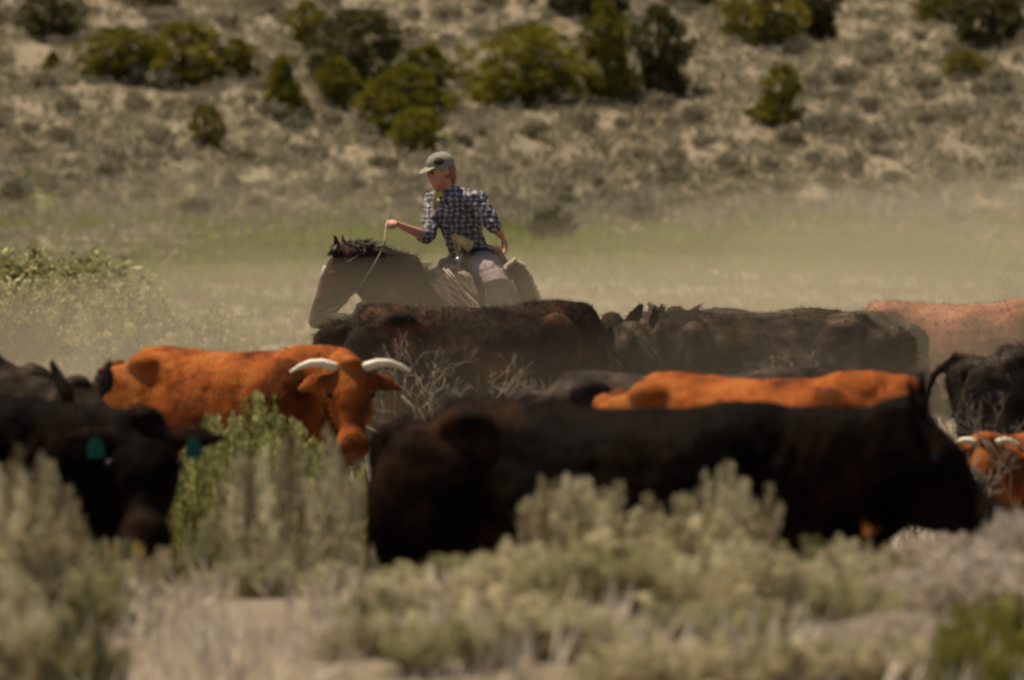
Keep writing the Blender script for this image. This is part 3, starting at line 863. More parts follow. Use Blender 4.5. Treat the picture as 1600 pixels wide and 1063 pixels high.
# ------------------------------------------------------------------ horse
def build_horse():
    W = pix(708, 414, 62.0)                     # withers
    hd = V((-0.28, -0.96, 0)).normalized()      # heading
    yaw = math.atan2(hd.y, hd.x)
    wx = 0.50
    base = V((W.x - hd.x * wx, W.y - hd.y * wx, 0.0))
    root = empty('horse', base, yaw)
    tag(root, 'dusty dark bay horse under the rider, head turned left', 'horse')
    Ri = Matrix.Rotation(-yaw, 3, 'Z')
    L = lambda p: Ri @ (V(p) - base)
    s = Shell()
    k = W.z / 1.50
    T = [(-0.72, 1.20, 0.14, 0.10), (-0.66, 1.16, 0.24, 0.20), (-0.52, 1.14, 0.315, 0.26), (-0.30, 1.12, 0.34, 0.27), (-0.05, 1.10, 0.33, 0.27),
         (0.20, 1.09, 0.345, 0.27), (0.42, 1.11, 0.36, 0.24), (0.58, 1.12, 0.32, 0.21), (0.70, 1.12, 0.24, 0.17)]
    s.tube([((x, 0, z * k), hw, hh * k) for x, z, hh, hw in T], (0, 1, 0), 24)
    s.ell((0.42, 0, 1.40 * k), 0.20, 0.07, 0.09)
    for y in (-1, 1):
        s.ell((0.55, y * 0.13, 1.05 * k), 0.15, 0.10, 0.24)
        s.ell((-0.48, y * 0.15, 1.02 * k), 0.22, 0.12, 0.30)
        yo = y * 0.14
        s.tube([((0.50, yo, 0.95), 0.08, 0.12), ((0.52, yo, 0.72), 0.07, 0.085), ((0.54, yo, 0.48), 0.05, 0.058), ((0.53, yo, 0.30), 0.034, 0.040), ((0.53, yo, 0.14), 0.043, 0.046), ((0.57, yo, 0.04), 0.055, 0.065)], (0, 1, 0), 12)
        s.tube([((-0.48, yo, 1.0), 0.11, 0.20), ((-0.42, yo, 0.78), 0.09, 0.14), ((-0.58, yo, 0.54), 0.05, 0.065), ((-0.57, yo, 0.30), 0.036, 0.043), ((-0.55, yo, 0.14), 0.043, 0.047), ((-0.50, yo, 0.04), 0.055, 0.065)], (0, 1, 0), 12)
    # neck bends round to the left of the picture: crest through poll
    lat = Ri @ V((0.15, -1, 0)).normalized()
    yl = V((0, -1, 0))
    n = [(L(pix(712, 486, 61.9)), 0.18, 0.30, yl), (L(pix(672, 472, 61.55)), 0.15, 0.275, (yl + lat)), (L(pix(630, 448, 61.35)), 0.12, 0.245, lat), (L(pix(592, 433, 61.3)), 0.10, 0.225, lat), (L(pix(562, 416, 61.3)), 0.085, 0.155, lat)]
    s.tube(n, lat, 20)
    hs = [(546, 398, 0.078, 0.085), (538, 418, 0.088, 0.125), (529, 440, 0.084, 0.138), (519, 461, 0.068, 0.122), (508, 480, 0.056, 0.098), (499, 496, 0.055, 0.078), (493, 505, 0.052, 0.055)]
    s.tube([(L(pix(a, b_, 61.25)), r1, r2, lat) for a, b_, r1, r2 in hs], lat, 18)
    for q, dx in ((-1, -0.075), (1, 0.065)):      # ears
        x0 = 538 if q > 0 else 527
        e = [(L(pix(x0, 388, 61.25 + dx)), 0.026, 0.020), (L(pix(x0 - 1, 380, 61.25 + dx)), 0.028, 0.016), (L(pix(x0 - 3, 371, 61.25 + dx)), 0.016, 0.010), (L(pix(x0 - 5, 365, 61.25 + dx)), 0.006, 0.006)]
        s.tube(e, Ri @ V((1, 0, 0)), 10)
    me = s.remesh('horse_body', 0.013, 4, 0.5, 0.010, 0.08)
    link('body', me, root, M['horse'])
    # mane: locks along the crest, falling over the near side
    rg = np.random.default_rng(3)
    cr = [pix(535, 377, 61.3), pix(552, 374, 61.3), pix(580, 379, 61.32), pix(612, 390, 61.38), pix(645, 405, 61.5), pix(678, 424, 61.75)]
    vs, ds, ls = [], [], []
    for i in range(3600):
        t = rg.uniform(0, len(cr) - 1.001); j = int(t); p = cr[j].lerp(cr[j + 1], t - j)
        p = p + V((rg.normal(0, 0.008), rg.normal(0, 0.03), rg.normal(-0.024, 0.010)))
        flow = V((0.55 + rg.normal(0, 0.3), -0.35 + rg.normal(0, 0.2), -0.5 + rg.normal(0, 0.25)))
        if rg.random() < 0.12: flow = V((0.8, rg.normal(0, 0.2), 0.15 + rg.normal(0, 0.2)))
        vs.append(Ri @ (p - base)); ds.append(Ri @ flow); ls.append(rg.uniform(0.04, 0.10))
    v, f = leaves(np.array(vs), np.array(ds), np.array(ls), 0.0028, rg)
    link('mane', np_mesh('mane', v, f), root, M['mane'])
    vs, ds = [], []
    for i in range(160):
        p = pix(531 + rg.normal(0, 3), 382 + rg.normal(0, 2), 61.2 + rg.normal(0, 0.02))
        vs.append(Ri @ (p - base)); ds.append(Ri @ V((-0.45 + rg.normal(0, 0.2), -0.3 + rg.normal(0, .2), -0.7)))
    v, f = leaves(np.array(vs), np.array(ds), rg.uniform(0.06, 0.13, 160), 0.005, rg)
    link('forelock', np_mesh('forelock', v, f), root, M['mane'])
    vs, ds = [], []
    for i in range(500):
        vs.append(V((-0.74, rg.normal(0, 0.03), 1.22 + rg.normal(0, 0.03)))); ds.append(V((-0.25 + rg.normal(0, .08), rg.normal(0, .08), -1)))
    v, f = leaves(np.array(vs), np.array(ds), rg.uniform(0.4, 0.85, 500), 0.008, rg)
    link('tail', np_mesh('tail', v, f), root, M['mane'])
    q = Shell().ell(L(pix(521, 428, 61.165)), 0.02, 0.02, 0.02)
    link('eye', q.mesh('eye'), root, M['eye'])
    q = Shell().ell(L(pix(489, 500, 61.205)), 0.015, 0.012, 0.016)
    link('nostril', q.mesh('nostril'), root, M['eye'])
    # white star patch lying on the forehead
    q = Shell().tube([(L(pix(508, 418, 61.22)), 0.03, 0.016), (L(pix(504, 430, 61.22)), 0.028, 0.016)], lat, 10)
    link('star_marking', q.mesh('star_marking'), root, M['white'])
    # bridle: crown strap, browband, cheek strap, noseband
    br = Shell()
    D = 61.25
    def loop(cx, cy, ax_px, r1, r2, ang):
        c = pix(cx, cy, D)
        dirv = V((math.cos(ang), 0, math.sin(ang)))
        pts = []
        for i in range(15):
            t = 2 * math.pi * i / 14
            pts.append((L(c + dirv * (r2 * math.cos(t)) + V((0, 1, 0)) * (r1 * math.sin(t))), 0.011, 0.005))
        br.tube(pts, lat, 6, False)
    loop(538, 414, 0, 0.094, 0.130, math.radians(35))
    loop(539, 402, 0, 0.084, 0.105, math.radians(100 - 180))
    loop(510, 477, 0, 0.064, 0.108, math.radians(27))
    for dy in (-0.088, 0.088):
        br.tube([(L(pix(533, 400, D + dy)), 0.010, 0.005), (L(pix(523, 436, D + dy * 0.98)), 0.010, 0.005), (L(pix(509, 470, D + dy * 0.72)), 0.010, 0.005), (L(pix(499, 493, D + dy * 0.62)), 0.010, 0.005)], (1, 0, 0), 6, False)
    b_ = link('bridle', br.mesh('bridle'), root, M['leather'])
    # reins: from the bit along the neck, up to the raised hand
    rn = Shell()
    for dy in (-1, 1):
        pts = [pix(600 + dy, 388, 61.32 + dy * 0.02), pix(602 + dy, 372, 61.38 + dy * 0.02), pix(604 + dy, 356, 61.42 + dy * 0.01), pix(606, 344, 61.45)]
        rn.tube([(L(p), 0.006, 0.006) for p in pts], (0, 1, 0), 6, False)
        low = [pix(500, 493, 61.25 + dy * 0.06), pix(528, 480, 61.25 + dy * 0.11), pix(560, 452, 61.28 + dy * 0.14), pix(584, 415, 61.3 + dy * 0.15), pix(595, 394, 61.31 + dy * 0.09), pix(600 + dy, 388, 61.32 + dy * 0.02)]
        br2 = Shell().tube([(L(p), 0.008, 0.005) for p in low], (0, 1, 0), 6, False)
        link('rein_strap', br2.mesh('rein_strap'), b_, M['leather'])
    link('reins', rn.mesh('reins'), root, M['rope'])
    return root, base, yaw, Ri, L


horse, HB, HYAW, HRI, HL = build_horse()

# --- saddle (its own thing, resting on the horse); frame shared with the horse
sad = empty('saddle', HB, HYAW)
tag(sad, 'worn brown stock saddle strapped on the bay horse', 'saddle')
k = (pix(708, 414, 62.0).z) / 1.50
s = Shell()
s.tube([((-0.12, 0, 1.47 * k), 0.20, 0.035), ((0.02, 0, 1.455 * k), 0.19, 0.035), ((0.16, 0, 1.46 * k), 0.16, 0.035), ((0.28, 0, 1.50 * k), 0.13, 0.05)], (0, 1, 0), 14)
link('seat', s.remesh('saddle_seat', 0.014, 3), sad, M['leather'])
s = Shell().tube([((-0.20, -0.17, 1.50 * k), 0.025, 0.045), ((-0.24, -0.10, 1.60 * k), 0.02, 0.05), ((-0.25, 0, 1.63 * k), 0.02, 0.05), ((-0.24, 0.10, 1.60 * k), 0.02, 0.05), ((-0.20, 0.17, 1.50 * k), 0.025, 0.045)], (1, 0, 0), 10)
link('cantle', s.mesh('cantle'), sad, M['leather'])
s = Shell().tube([((0.30, 0, 1.50 * k), 0.07, 0.06), ((0.33, 0, 1.58 * k), 0.03, 0.03), ((0.35, 0, 1.64 * k), 0.02, 0.02), ((0.355, 0, 1.655 * k), 0.042, 0.042), ((0.36, 0, 1.672 * k), 0.04, 0.04)], (0, 1, 0), 12)
link('horn', s.mesh('saddle_horn'), sad, M['roll'])
for y in (-1, 1):
    s = Shell().tube([((0.32, y * 0.04, 1.52 * k), 0.06, 0.05), ((0.30, y * 0.12, 1.50 * k), 0.06, 0.055), ((0.26, y * 0.19, 1.40 * k), 0.06, 0.04)], (1, 0, 0), 10)
    link('swell', s.mesh('swell'), sad, M['leather'])
    s = Shell().tube([((0.08, y * 0.27, 1.38 * k), 0.10, 0.012), ((0.10, y * 0.335, 1.18 * k), 0.10, 0.012), ((0.12, y * 0.345, 0.98 * k), 0.07, 0.012), ((0.13, y * 0.345, 0.80 * k), 0.03, 0.012)], (1, 0, 0), 10)
    link('fender', s.mesh('fender'), sad, M['leather'])
    s = Shell().tube([((0.13, y * 0.36 + math.cos(t) * 0.07, 0.70 * k + math.sin(t) * 0.075), 0.03, 0.010) for t in [i * math.pi / 6 for i in range(13)]], (1, 0, 0), 8, False)
    link('stirrup', s.mesh('stirrup'), sad, M['leather'])
# blanket: a curved sheet over the back
vv, ff = [], []
nu, nvv = 12, 17
for i in range(nu):
    x = -0.30 + 0.78 * i / (nu - 1)
    for j in range(nvv):
        a = math.radians(-92 + 184 * j / (nvv - 1))
        yy = math.sin(a) * 0.292; zz = (1.10 + 0.375 * math.cos(a)) * k if abs(a) < 1.5 else 1.05 * k
        vv.append((x, yy, zz + 0.006 * math.sin(i * 2.1 + j)))
for i in range(nu - 1):
    for j in range(nvv - 1):
        ff.append((i * nvv + j, i * nvv + j + 1, (i + 1) * nvv + j + 1, (i + 1) * nvv + j))
me = bpy.data.meshes.new('blanket'); me.from_pydata(vv, [], ff); me.polygons.foreach_set('use_smooth', [True] * len(ff)); me.update()
bl = link('blanket', me, sad, M['blanket'])
md = bl.modifiers.new('t', 'SOLIDIFY'); md.thickness = 0.018; md.offset = 1

# bedroll behind the cantle, a thing of its own
br = empty('bedroll', pix(806, 424, 62.5) - V((0, 0, 0.07)), 0.3)
tag(br, 'lumpy tan and brown bedroll tied behind the saddle', 'bedroll')
s = Shell()
s.tube([((-0.10, 0.03, 0.02), 0.06, 0.06), ((-0.02, 0, 0.09), 0.075, 0.07), ((0.05, -0.02, 0.02), 0.075, 0.07), ((0.09, -0.03, -0.12), 0.07, 0.07), ((0.11, -0.03, -0.25), 0.05, 0.05)], (0, 1, 0), 12)
link('canvas', s.remesh('bedroll_canvas', 0.010, 3, 0.5, 0.035, 0.04), br, M['leather'])
s = Shell()
s.tube([((-0.10, -0.02, 0.085), 0.035, 0.018), ((-0.02, -0.04, 0.155), 0.04, 0.018), ((0.05, -0.05, 0.10), 0.035, 0.018)], (0, 1, 0), 10)
s.tube([((0.10, -0.05, 0.0), 0.03, 0.02), ((0.145, -0.06, -0.10), 0.035, 0.02), ((0.165, -0.06, -0.20), 0.025, 0.02)], (0, 1, 0), 10)
link('flap', s.remesh('bedroll_flap', 0.008, 2, 0.5, 0.03, 0.03), br, M['roll'])

# lasso: coils hung on the saddle, falling over the shoulder
las = Shell()
rr = random.Random(9)
O = pix(700, 420, 61.55)
def curve(pts, r):
    P = []
    n = len(pts)
    for i in range(n - 1):
        p0, p1, p2, p3 = pts[max(i - 1, 0)], pts[i], pts[i + 1], pts[min(i + 2, n - 1)]
        for t in (0, 0.25, 0.5, 0.75):
            P.append(0.5 * ((2 * p1) + (p2 - p0) * t + (2 * p0 - 5 * p1 + 4 * p2 - p3) * t * t + (3 * p1 - p0 - 3 * p2 + p3) * t ** 3))
    P.append(pts[-1])
    return [(p - O, r, r) for p in P]
for i in range(2):
    o = i * 6.0
    dd = 61.40 - i * 0.012
    pts = [pix(693 + o, 420 + o * .2, dd + .1), pix(703 + o, 432, dd), pix(722 + o * 0.9, 452 + o, dd), pix(744 + o * .3, 473 + o * .4, dd - .02), pix(748 + o * .4, 480, dd), pix(738 - o, 474 + o * .4, dd), pix(716 - o * .6, 446 + o, dd), pix(700 - o * .3, 428 + o * .6, dd + .05), pix(693 + o, 420 + o * .2, dd + .1)]
    las.tube(curve(pts, 0.0062), (0, 1, 0), 6, False)
for i in range(3):
    o = i * 4
    pts = [pix(716 + o, 426 - i, 61.3), pix(728 + o, 432, 61.28), pix(737 + o * .6, 448, 61.28), pix(742 + o * .5, 460, 61.3), pix(732 + o * .5, 452, 61.3), pix(720 + o, 438, 61.3), pix(716 + o, 426 - i, 61.3)]
    las.tube(curve(pts, 0.0065), (0, 1, 0), 6, False)
lo = link('lasso_rope', las.mesh('lasso_rope'), None, M['rope']); lo.location = O
tag(lo, 'coiled tan lasso hanging at the front of the saddle', 'rope')


# ------------------------------------------------------------------ rider
def build_rider():
    O = pix(738, 424, 62.25)
    root = empty('person', O)
    tag(root, 'rider in faded cap, plaid shirt and chaps holding the reins up on the horse', 'person')
    L = lambda px, py, D: pix(px, py, D) - O
    body = Shell()
    facing = V((-0.52, -0.85, 0)).normalized()
    right = V((-0.85, 0.52, 0)).normalized()      # toward his right hand, picture left
    # torso under the shirt
    Pel, Wst, Che, Nb = L(738, 408, 62.3), L(727, 378, 62.25), L(712, 328, 62.2), L(697, 298, 62.17)
    body.tube([(Pel, 0.16, 0.11), (Wst, 0.13, 0.095), (Che, 0.165, 0.11), (Nb, 0.07, 0.06), (L(691, 286, 62.13), 0.052, 0.055)], right, 18)
    # head frame
    hf = V((-0.86, -0.48, -0.16)).normalized(); hl = V((0, 0, 1)).cross(hf).normalized(); hu = hf.cross(hl)
    R3 = Matrix((hf, hl, hu)).transposed()
    hc = L(689, 266, 62.1)
    body.ell(hc + hu * 0.02, 0.098, 0.076, 0.105, R3, 20, 14)                       # skull
    body.ell(hc + hf * 0.035 - hu * 0.055, 0.066, 0.056, 0.075, R3, 16, 12)         # face
    body.ell(hc + hf * 0.055 - hu * 0.115, 0.030, 0.034, 0.022, R3)                  # chin
    body.tube([(hc + hf * 0.088 + hu * 0.005, 0.010, 0.010), (hc + hf * 0.108 - hu * 0.030, 0.014, 0.014), (hc + hf * 0.098 - hu * 0.044, 0.016, 0.010)], hl, 8)   # nose
    body.tube([(hc + hf * 0.088 - hl * 0.035 + hu * 0.014, 0.010, 0.008), (hc + hf * 0.097 + hu * 0.014, 0.010, 0.008), (hc + hf * 0.088 + hl * 0.035 + hu * 0.014, 0.010, 0.008)], hu, 8)  # brow
    body.tube([(hc + hf * 0.088 - hl * 0.02 - hu * 0.072, 0.008, 0.007), (hc + hf * 0.096 - hu * 0.072, 0.010, 0.009), (hc + hf * 0.088 + hl * 0.02 - hu * 0.072, 0.008, 0.007)], hu, 8)    # lips
    for y in (-1, 1):
        body.ell(hc + hl * (y * 0.077) - hu * 0.012 - hf * 0.005, 0.018, 0.009, 0.030, R3)
    body.tube([(L(697, 296, 62.16), 0.060, 0.056), (hc - hu * 0.07 - hf * 0.012, 0.052, 0.055)], hl, 14)
    # arms
    RS, RE, RW = L(677, 311, 62.36), L(669, 371, 62.12), L(622, 351, 61.62)
    LS, LE, LW = L(744, 310, 62.02), L(768, 350, 62.12), L(779, 366, 62.30)
    LE = L(769, 350, 61.95); LW = L(784, 369, 62.12)
    body.tube([(RS, 0.058, 0.055), (RS.lerp(RE, 0.5), 0.048, 0.048), (RE, 0.040, 0.040), (RE.lerp(RW, 0.3), 0.042, 0.038), (RE.lerp(RW, 0.75), 0.030, 0.026), (RW, 0.026, 0.020)], (0, 1, 0.2), 14)
    body.tube([(LS, 0.058, 0.055), (LS.lerp(LE, 0.5), 0.048, 0.048), (LE, 0.042, 0.042), (LE.lerp(LW, 0.4), 0.042, 0.038), (LE.lerp(LW, 0.8), 0.031, 0.027), (LW, 0.027, 0.021)], (1, 0, 0), 14)

    def hand(Wr, d, palm_n, curl, thumb_side):
        d = d.normalized(); pn = (palm_n - d * palm_n.dot(d)).normalized(); sd_ = d.cross(pn).normalized()
        body.tube([(Wr, 0.024, 0.018), (Wr + d * 0.04, 0.038, 0.015), (Wr + d * 0.085, 0.041, 0.013)], sd_, 12)
        for i, (off, ln) in enumerate([(-0.030, 0.066), (-0.010, 0.076), (0.010, 0.072), (0.029, 0.058)]):
            p = Wr + d * (0.085 - abs(off) * 0.15) + sd_ * off
            a = 0.0; pts = [(p, 0.0095, 0.009)]
            for j, fr in enumerate((0.45, 0.32, 0.23)):
                a += curl * (0.8 if j == 0 else 1.0) + i * 0.04
                p = p + (d * math.cos(a) + pn * math.sin(a)) * ln * fr
                pts.append((p, 0.0088 - j * 0.0006, 0.0085 - j * 0.0006))
            body.tube(pts, sd_, 8)
        tdir = (d * 0.6 + sd_ * (-thumb_side) * 0.75 + pn * 0.35).normalized()
        p = Wr + d * 0.025 + sd_ * (-thumb_side * 0.026)
        p1 = p + tdir * 0.04; p2 = p1 + (tdir + pn * 0.7 + sd_ * thumb_side * 0.3).normalized() * 0.03
        body.tube([(p, 0.014, 0.012), (p1, 0.011, 0.011), (p2, 0.009, 0.009)], pn, 8)
    hand(RW, L(606, 341, 61.45) - RW, V((-0.2, 0, -1)), 0.85, 1)
    hand(LW, L(791, 382, 62.16) - LW, V((-1, 0.2, -0.3)), 0.45, 1)
    # legs under the chaps
    LH, LK, LA = L(752, 408, 62.12), L(776, 442, 61.80), L(786, 525, 61.9)
    RH, RK, RA = L(722, 408, 62.42), L(700, 446, 62.05), L(690, 528, 62.1)
    for a, b_, c in ((LH, LK, LA), (RH, RK, RA)):
        body.tube([(a, 0.095, 0.095), (a.lerp(b_, 0.5), 0.082, 0.082), (b_, 0.062, 0.062), (b_.lerp(c, 0.35), 0.058, 0.058), (c, 0.038, 0.038)], (1, 0, 0), 14)
    link('body', body.remesh('rider_body', 0.0065, 3, 0.4), root, M['skin'])
    for y in (-1, 1):
        q = Shell().ell(hc + hf * 0.089 + hl * (y * 0.030) - hu * 0.004, 0.011, 0.012, 0.011, R3)
        link('eye', q.mesh('eye'), root, M['eye'])
    # hair at the nape and temples
    h = Shell()
    h.ell(hc - hf * 0.030 + hu * 0.0, 0.085, 0.084, 0.080, R3, 18, 12)
    h.tube([(hc - hf * 0.075 - hu * 0.02, 0.045, 0.035), (hc - hf * 0.082 - hu * 0.07, 0.038, 0.032), (hc - hf * 0.085 - hu * 0.105, 0.022, 0.02)], hl, 12)
    link('hair', h.remesh('rider_hair', 0.007, 2, 0.5, 0.012, 0.02), root, M['hair'])
    # cap: crown, dark panel, bill
    c = Shell()
    cc = hc + hu * 0.045 - hf * 0.002
    c.ell(cc + hu * 0.008, 0.108, 0.090, 0.082, R3, 22, 14)
    c.tube([(cc - hu * 0.022, 0.1, 0.088), (cc + hu * 0.01, 0.104, 0.09)], hf, 20)
    cp = link('cap', c.remesh('cap', 0.008, 2, 0.5), root, M['cap'])
    c = Shell()
    n = 9
    for i in range(n):
        pass
    bpts = [(cc + hf * 0.085 - hu * 0.012, 0.072, 0.006), (cc + hf * 0.115 - hu * 0.020, 0.074, 0.006), (cc + hf * 0.145 - hu * 0.032, 0.066, 0.006), (cc + hf * 0.165 - hu * 0.042, 0.045, 0.005), (cc + hf * 0.172 - hu * 0.046, 0.02, 0.004)]
    c.tube(bpts, hl, 16)
    link('bill', c.mesh('bill'), cp, M['cap'])
    c = Shell().ell(cc + hf * 0.035 + hl * 0.052 + hu * 0.022, 0.050, 0.040, 0.036, R3)
    link('badge', c.mesh('badge'), cp, M['capdark'])
    c = Shell().ell(cc + hu * 0.092, 0.008, 0.008, 0.006, R3)
    link('button', c.mesh('button'), cp, M['capdark'])
    # shirt
    s = Shell()
    s.tube([(L(736, 400, 62.3), 0.150, 0.115), (Wst, 0.150, 0.115), (L(719, 350, 62.22), 0.165, 0.125), (Che, 0.182, 0.125), (L(703, 306, 62.18), 0.135, 0.10), (L(698, 297, 62.17), 0.075, 0.072)], right, 20)
    s.tube([(RS + V((0.03, -0.02, 0)), 0.075, 0.075), (RS, 0.075, 0.072), (RS.lerp(RE, 0.5), 0.066, 0.062), (RS.lerp(RE, 0.97), 0.056, 0.055), (RE.lerp(RW, 0.07), 0.053, 0.052)], (0, 1, 0.2), 16)
    s.tube([(LS + V((-0.04, 0.03, 0)), 0.078, 0.075), (LS, 0.078, 0.075), (LS.lerp(LE, 0.5), 0.070, 0.066), (LS.lerp(LE, 0.97), 0.060, 0.058), (LE.lerp(LW, 0.16), 0.056, 0.054)], (1, 0, 0), 16)
    sh_ = link('shirt', s.remesh('shirt', 0.009, 2, 0.5, 0.030, 0.045), root, M['plaid'])
    # rolled cuffs and collar
    for a, b_, nm in ((RE, RW, 0), (LE, LW, 1)):
        q = Shell().tube([(a.lerp(b_, 0.05), 0.058, 0.056), (a.lerp(b_, 0.20), 0.057, 0.055)], (0, 1, 0.2), 14)
        link('cuff', q.mesh('cuff'), sh_, M['plaid'])
    q = Shell()
    cpts = []
    for i in range(13):
        t = -0.9 * math.pi + 1.8 * math.pi * i / 12
        cpts.append((Nb + V((0, 0, 0.012)) + (right * math.sin(t) - facing * math.cos(t)) * 0.074, 0.022, 0.006))
    q.tube(cpts, (0, 0, 1), 8)
    link('collar', q.mesh('collar'), sh_, M['plaid'])
    q = Shell().tube([(L(690, 303, 62.03), 0.022, 0.010), (L(681, 306, 62.03), 0.022, 0.012), (L(678, 316, 62.05), 0.013, 0.010), (L(677, 328, 62.05), 0.006, 0.006)], (0, 0, 1), 8)
    link('neckerchief', q.mesh('neckerchief'), root, M['bandana'])
    # trousers (seat) and chaps
    s = Shell()
    s.tube([(L(734, 391, 62.3), 0.148, 0.118), (Pel, 0.175, 0.13), (L(740, 420, 62.3), 0.165, 0.13)], right, 18)
    for a, b_, c in ((LH, LK, LA), (RH, RK, RA)):
        s.tube([(a, 0.105, 0.105), (a.lerp(b_, 0.55), 0.088, 0.088), (b_, 0.07, 0.07), (c, 0.05, 0.05)], (1, 0, 0), 14)
    tr = link('trousers', s.remesh('trousers', 0.011, 2, 0.5, 0.02, 0.05), root, M['denim'])
    for a, b_, c in ((LH, LK, LA), (RH, RK, RA)):
        q = Shell()
        q.tube([(a.lerp(b_, 0.12), 0.108, 0.112), (a.lerp(b_, 0.6), 0.108, 0.106), (b_, 0.092, 0.094), (b_.lerp(c, 0.5), 0.10, 0.085), (b_.lerp(c, 0.95), 0.11, 0.075)], (1, 0, 0), 16)
        link('chaps_leg', q.remesh('chaps_leg', 0.010, 2, 0.5, 0.030, 0.06), root, M['chaps'])
        q = Shell().tube([(c + V((0.0, 0.06, -0.03)), 0.04, 0.045), (c + V((-0.04, -0.05, -0.05)), 0.042, 0.035), (c + V((-0.08, -0.17, -0.055)), 0.034, 0.022)], (1, 0, 0), 12)
        link('boot', q.mesh('boot'), root, M['leather'])
    q = Shell()
    bp_ = []
    for i in range(17):
        t = 2 * math.pi * i / 16
        bp_.append((L(733, 390, 62.3) + right * (math.sin(t) * 0.160) + facing * (math.cos(t) * 0.128), 0.020, 0.005))
    q.tube(bp_, (0, 0, 1), 6, False)
    be = link('belt', q.mesh('belt'), root, M['leather'])
    q = Shell().ell(L(733, 391, 62.3) + facing * 0.135 + right * 0.02, 0.035, 0.012, 0.026, Matrix.Rotation(math.atan2(right.y, right.x), 3, 'Z'))
    link('buckle', q.mesh('buckle'), be, M['metal'])
    # concho on the chaps yoke
    for (a, b_) in ((716, 405), (703, 384)):
        pass
    q = Shell().ell(L(716, 406, 62.04), 0.022, 0.010, 0.018)
    link('concho', q.mesh('concho'), root, M['metal'])
    # yellow work gloves tucked in the belt
    g = empty('work_gloves', L(730, 376, 62.02) + O)
    tag(g, 'yellow work gloves tucked under the belt of the rider', 'gloves')
    G = pix(730, 376, 62.02)
    for y in (0, 1):
        q = Shell()
        a0 = pix(709, 368 + y * 3, 62.06 - y * 0.02) - G
        d = (pix(735, 384, 62.0) - pix(709, 369, 62.06)).normalized()
        pn = V((0, -1, 0)); sd_ = d.cross(pn).normalized()
        q.tube([(a0, 0.020, 0.010), (a0 + d * 0.07, 0.026, 0.012), (a0 + d * 0.11, 0.03, 0.012)], sd_, 10)
        for i, ln in enumerate((0.05, 0.06, 0.055, 0.045)):
            o = -0.024 + i * 0.016
            dd = (d + sd_ * (o * 6)).normalized()
            q.tube([(a0 + d * 0.11 + sd_ * o, 0.009, 0.007), (a0 + d * 0.11 + sd_ * o + dd * ln, 0.007, 0.006)], sd_, 6)
        q.tube([(a0 + d * 0.06 + sd_ * 0.02, 0.010, 0.008), (a0 + d * 0.09 + sd_ * 0.055, 0.008, 0.007)], d, 6)
        link('glove', q.mesh('glove'), g, M['glove'])
    return root


rider = build_rider()

# ------------------------------------------------------------------ near brush
NB = []
for i in range(5):
    fm, sm = bush_mesh('near_sage_%d' % i, 70 + i, 1.0, 0.50, 150, 120, 0.058, 0.0056, 0.46, 1.1, 1.0, 0.42)
    NB.append((fm, sm))
MESH_CACHE = {}


def near_bush(name, px, ytop, D, wpx, vr, mat, lab, cat='sagebrush', group='sagebrush in front of the herd', zb=None, src=None, rot=None):
    src = src or NB
    top = pix(px, ytop, D)
    zg = tz(top.x, top.y) if zb is None else zb
    h = max(0.15, top.z - zg)
    t = empty(name, (top.x, top.y, zg - 0.03), rot if rot is not None else px * 0.37)
    s = FPX / D
    wd = wpx / s
    t.scale = (wd, wd, h * 1.02)
    key = (id(src), vr % len(src), mat)
    if key not in MESH_CACHE:
        f0 = src[vr % len(src)][0].copy(); set_mat(f0, M[mat]); s0 = src[vr % len(src)][1].copy(); set_mat(s0, M['stem'])
        MESH_CACHE[key] = (f0, s0)
    f0, s0 = MESH_CACHE[key]
    link('foliage', f0, t); link('stem', s0, t)
    tag(t, lab, cat, group)
    return t


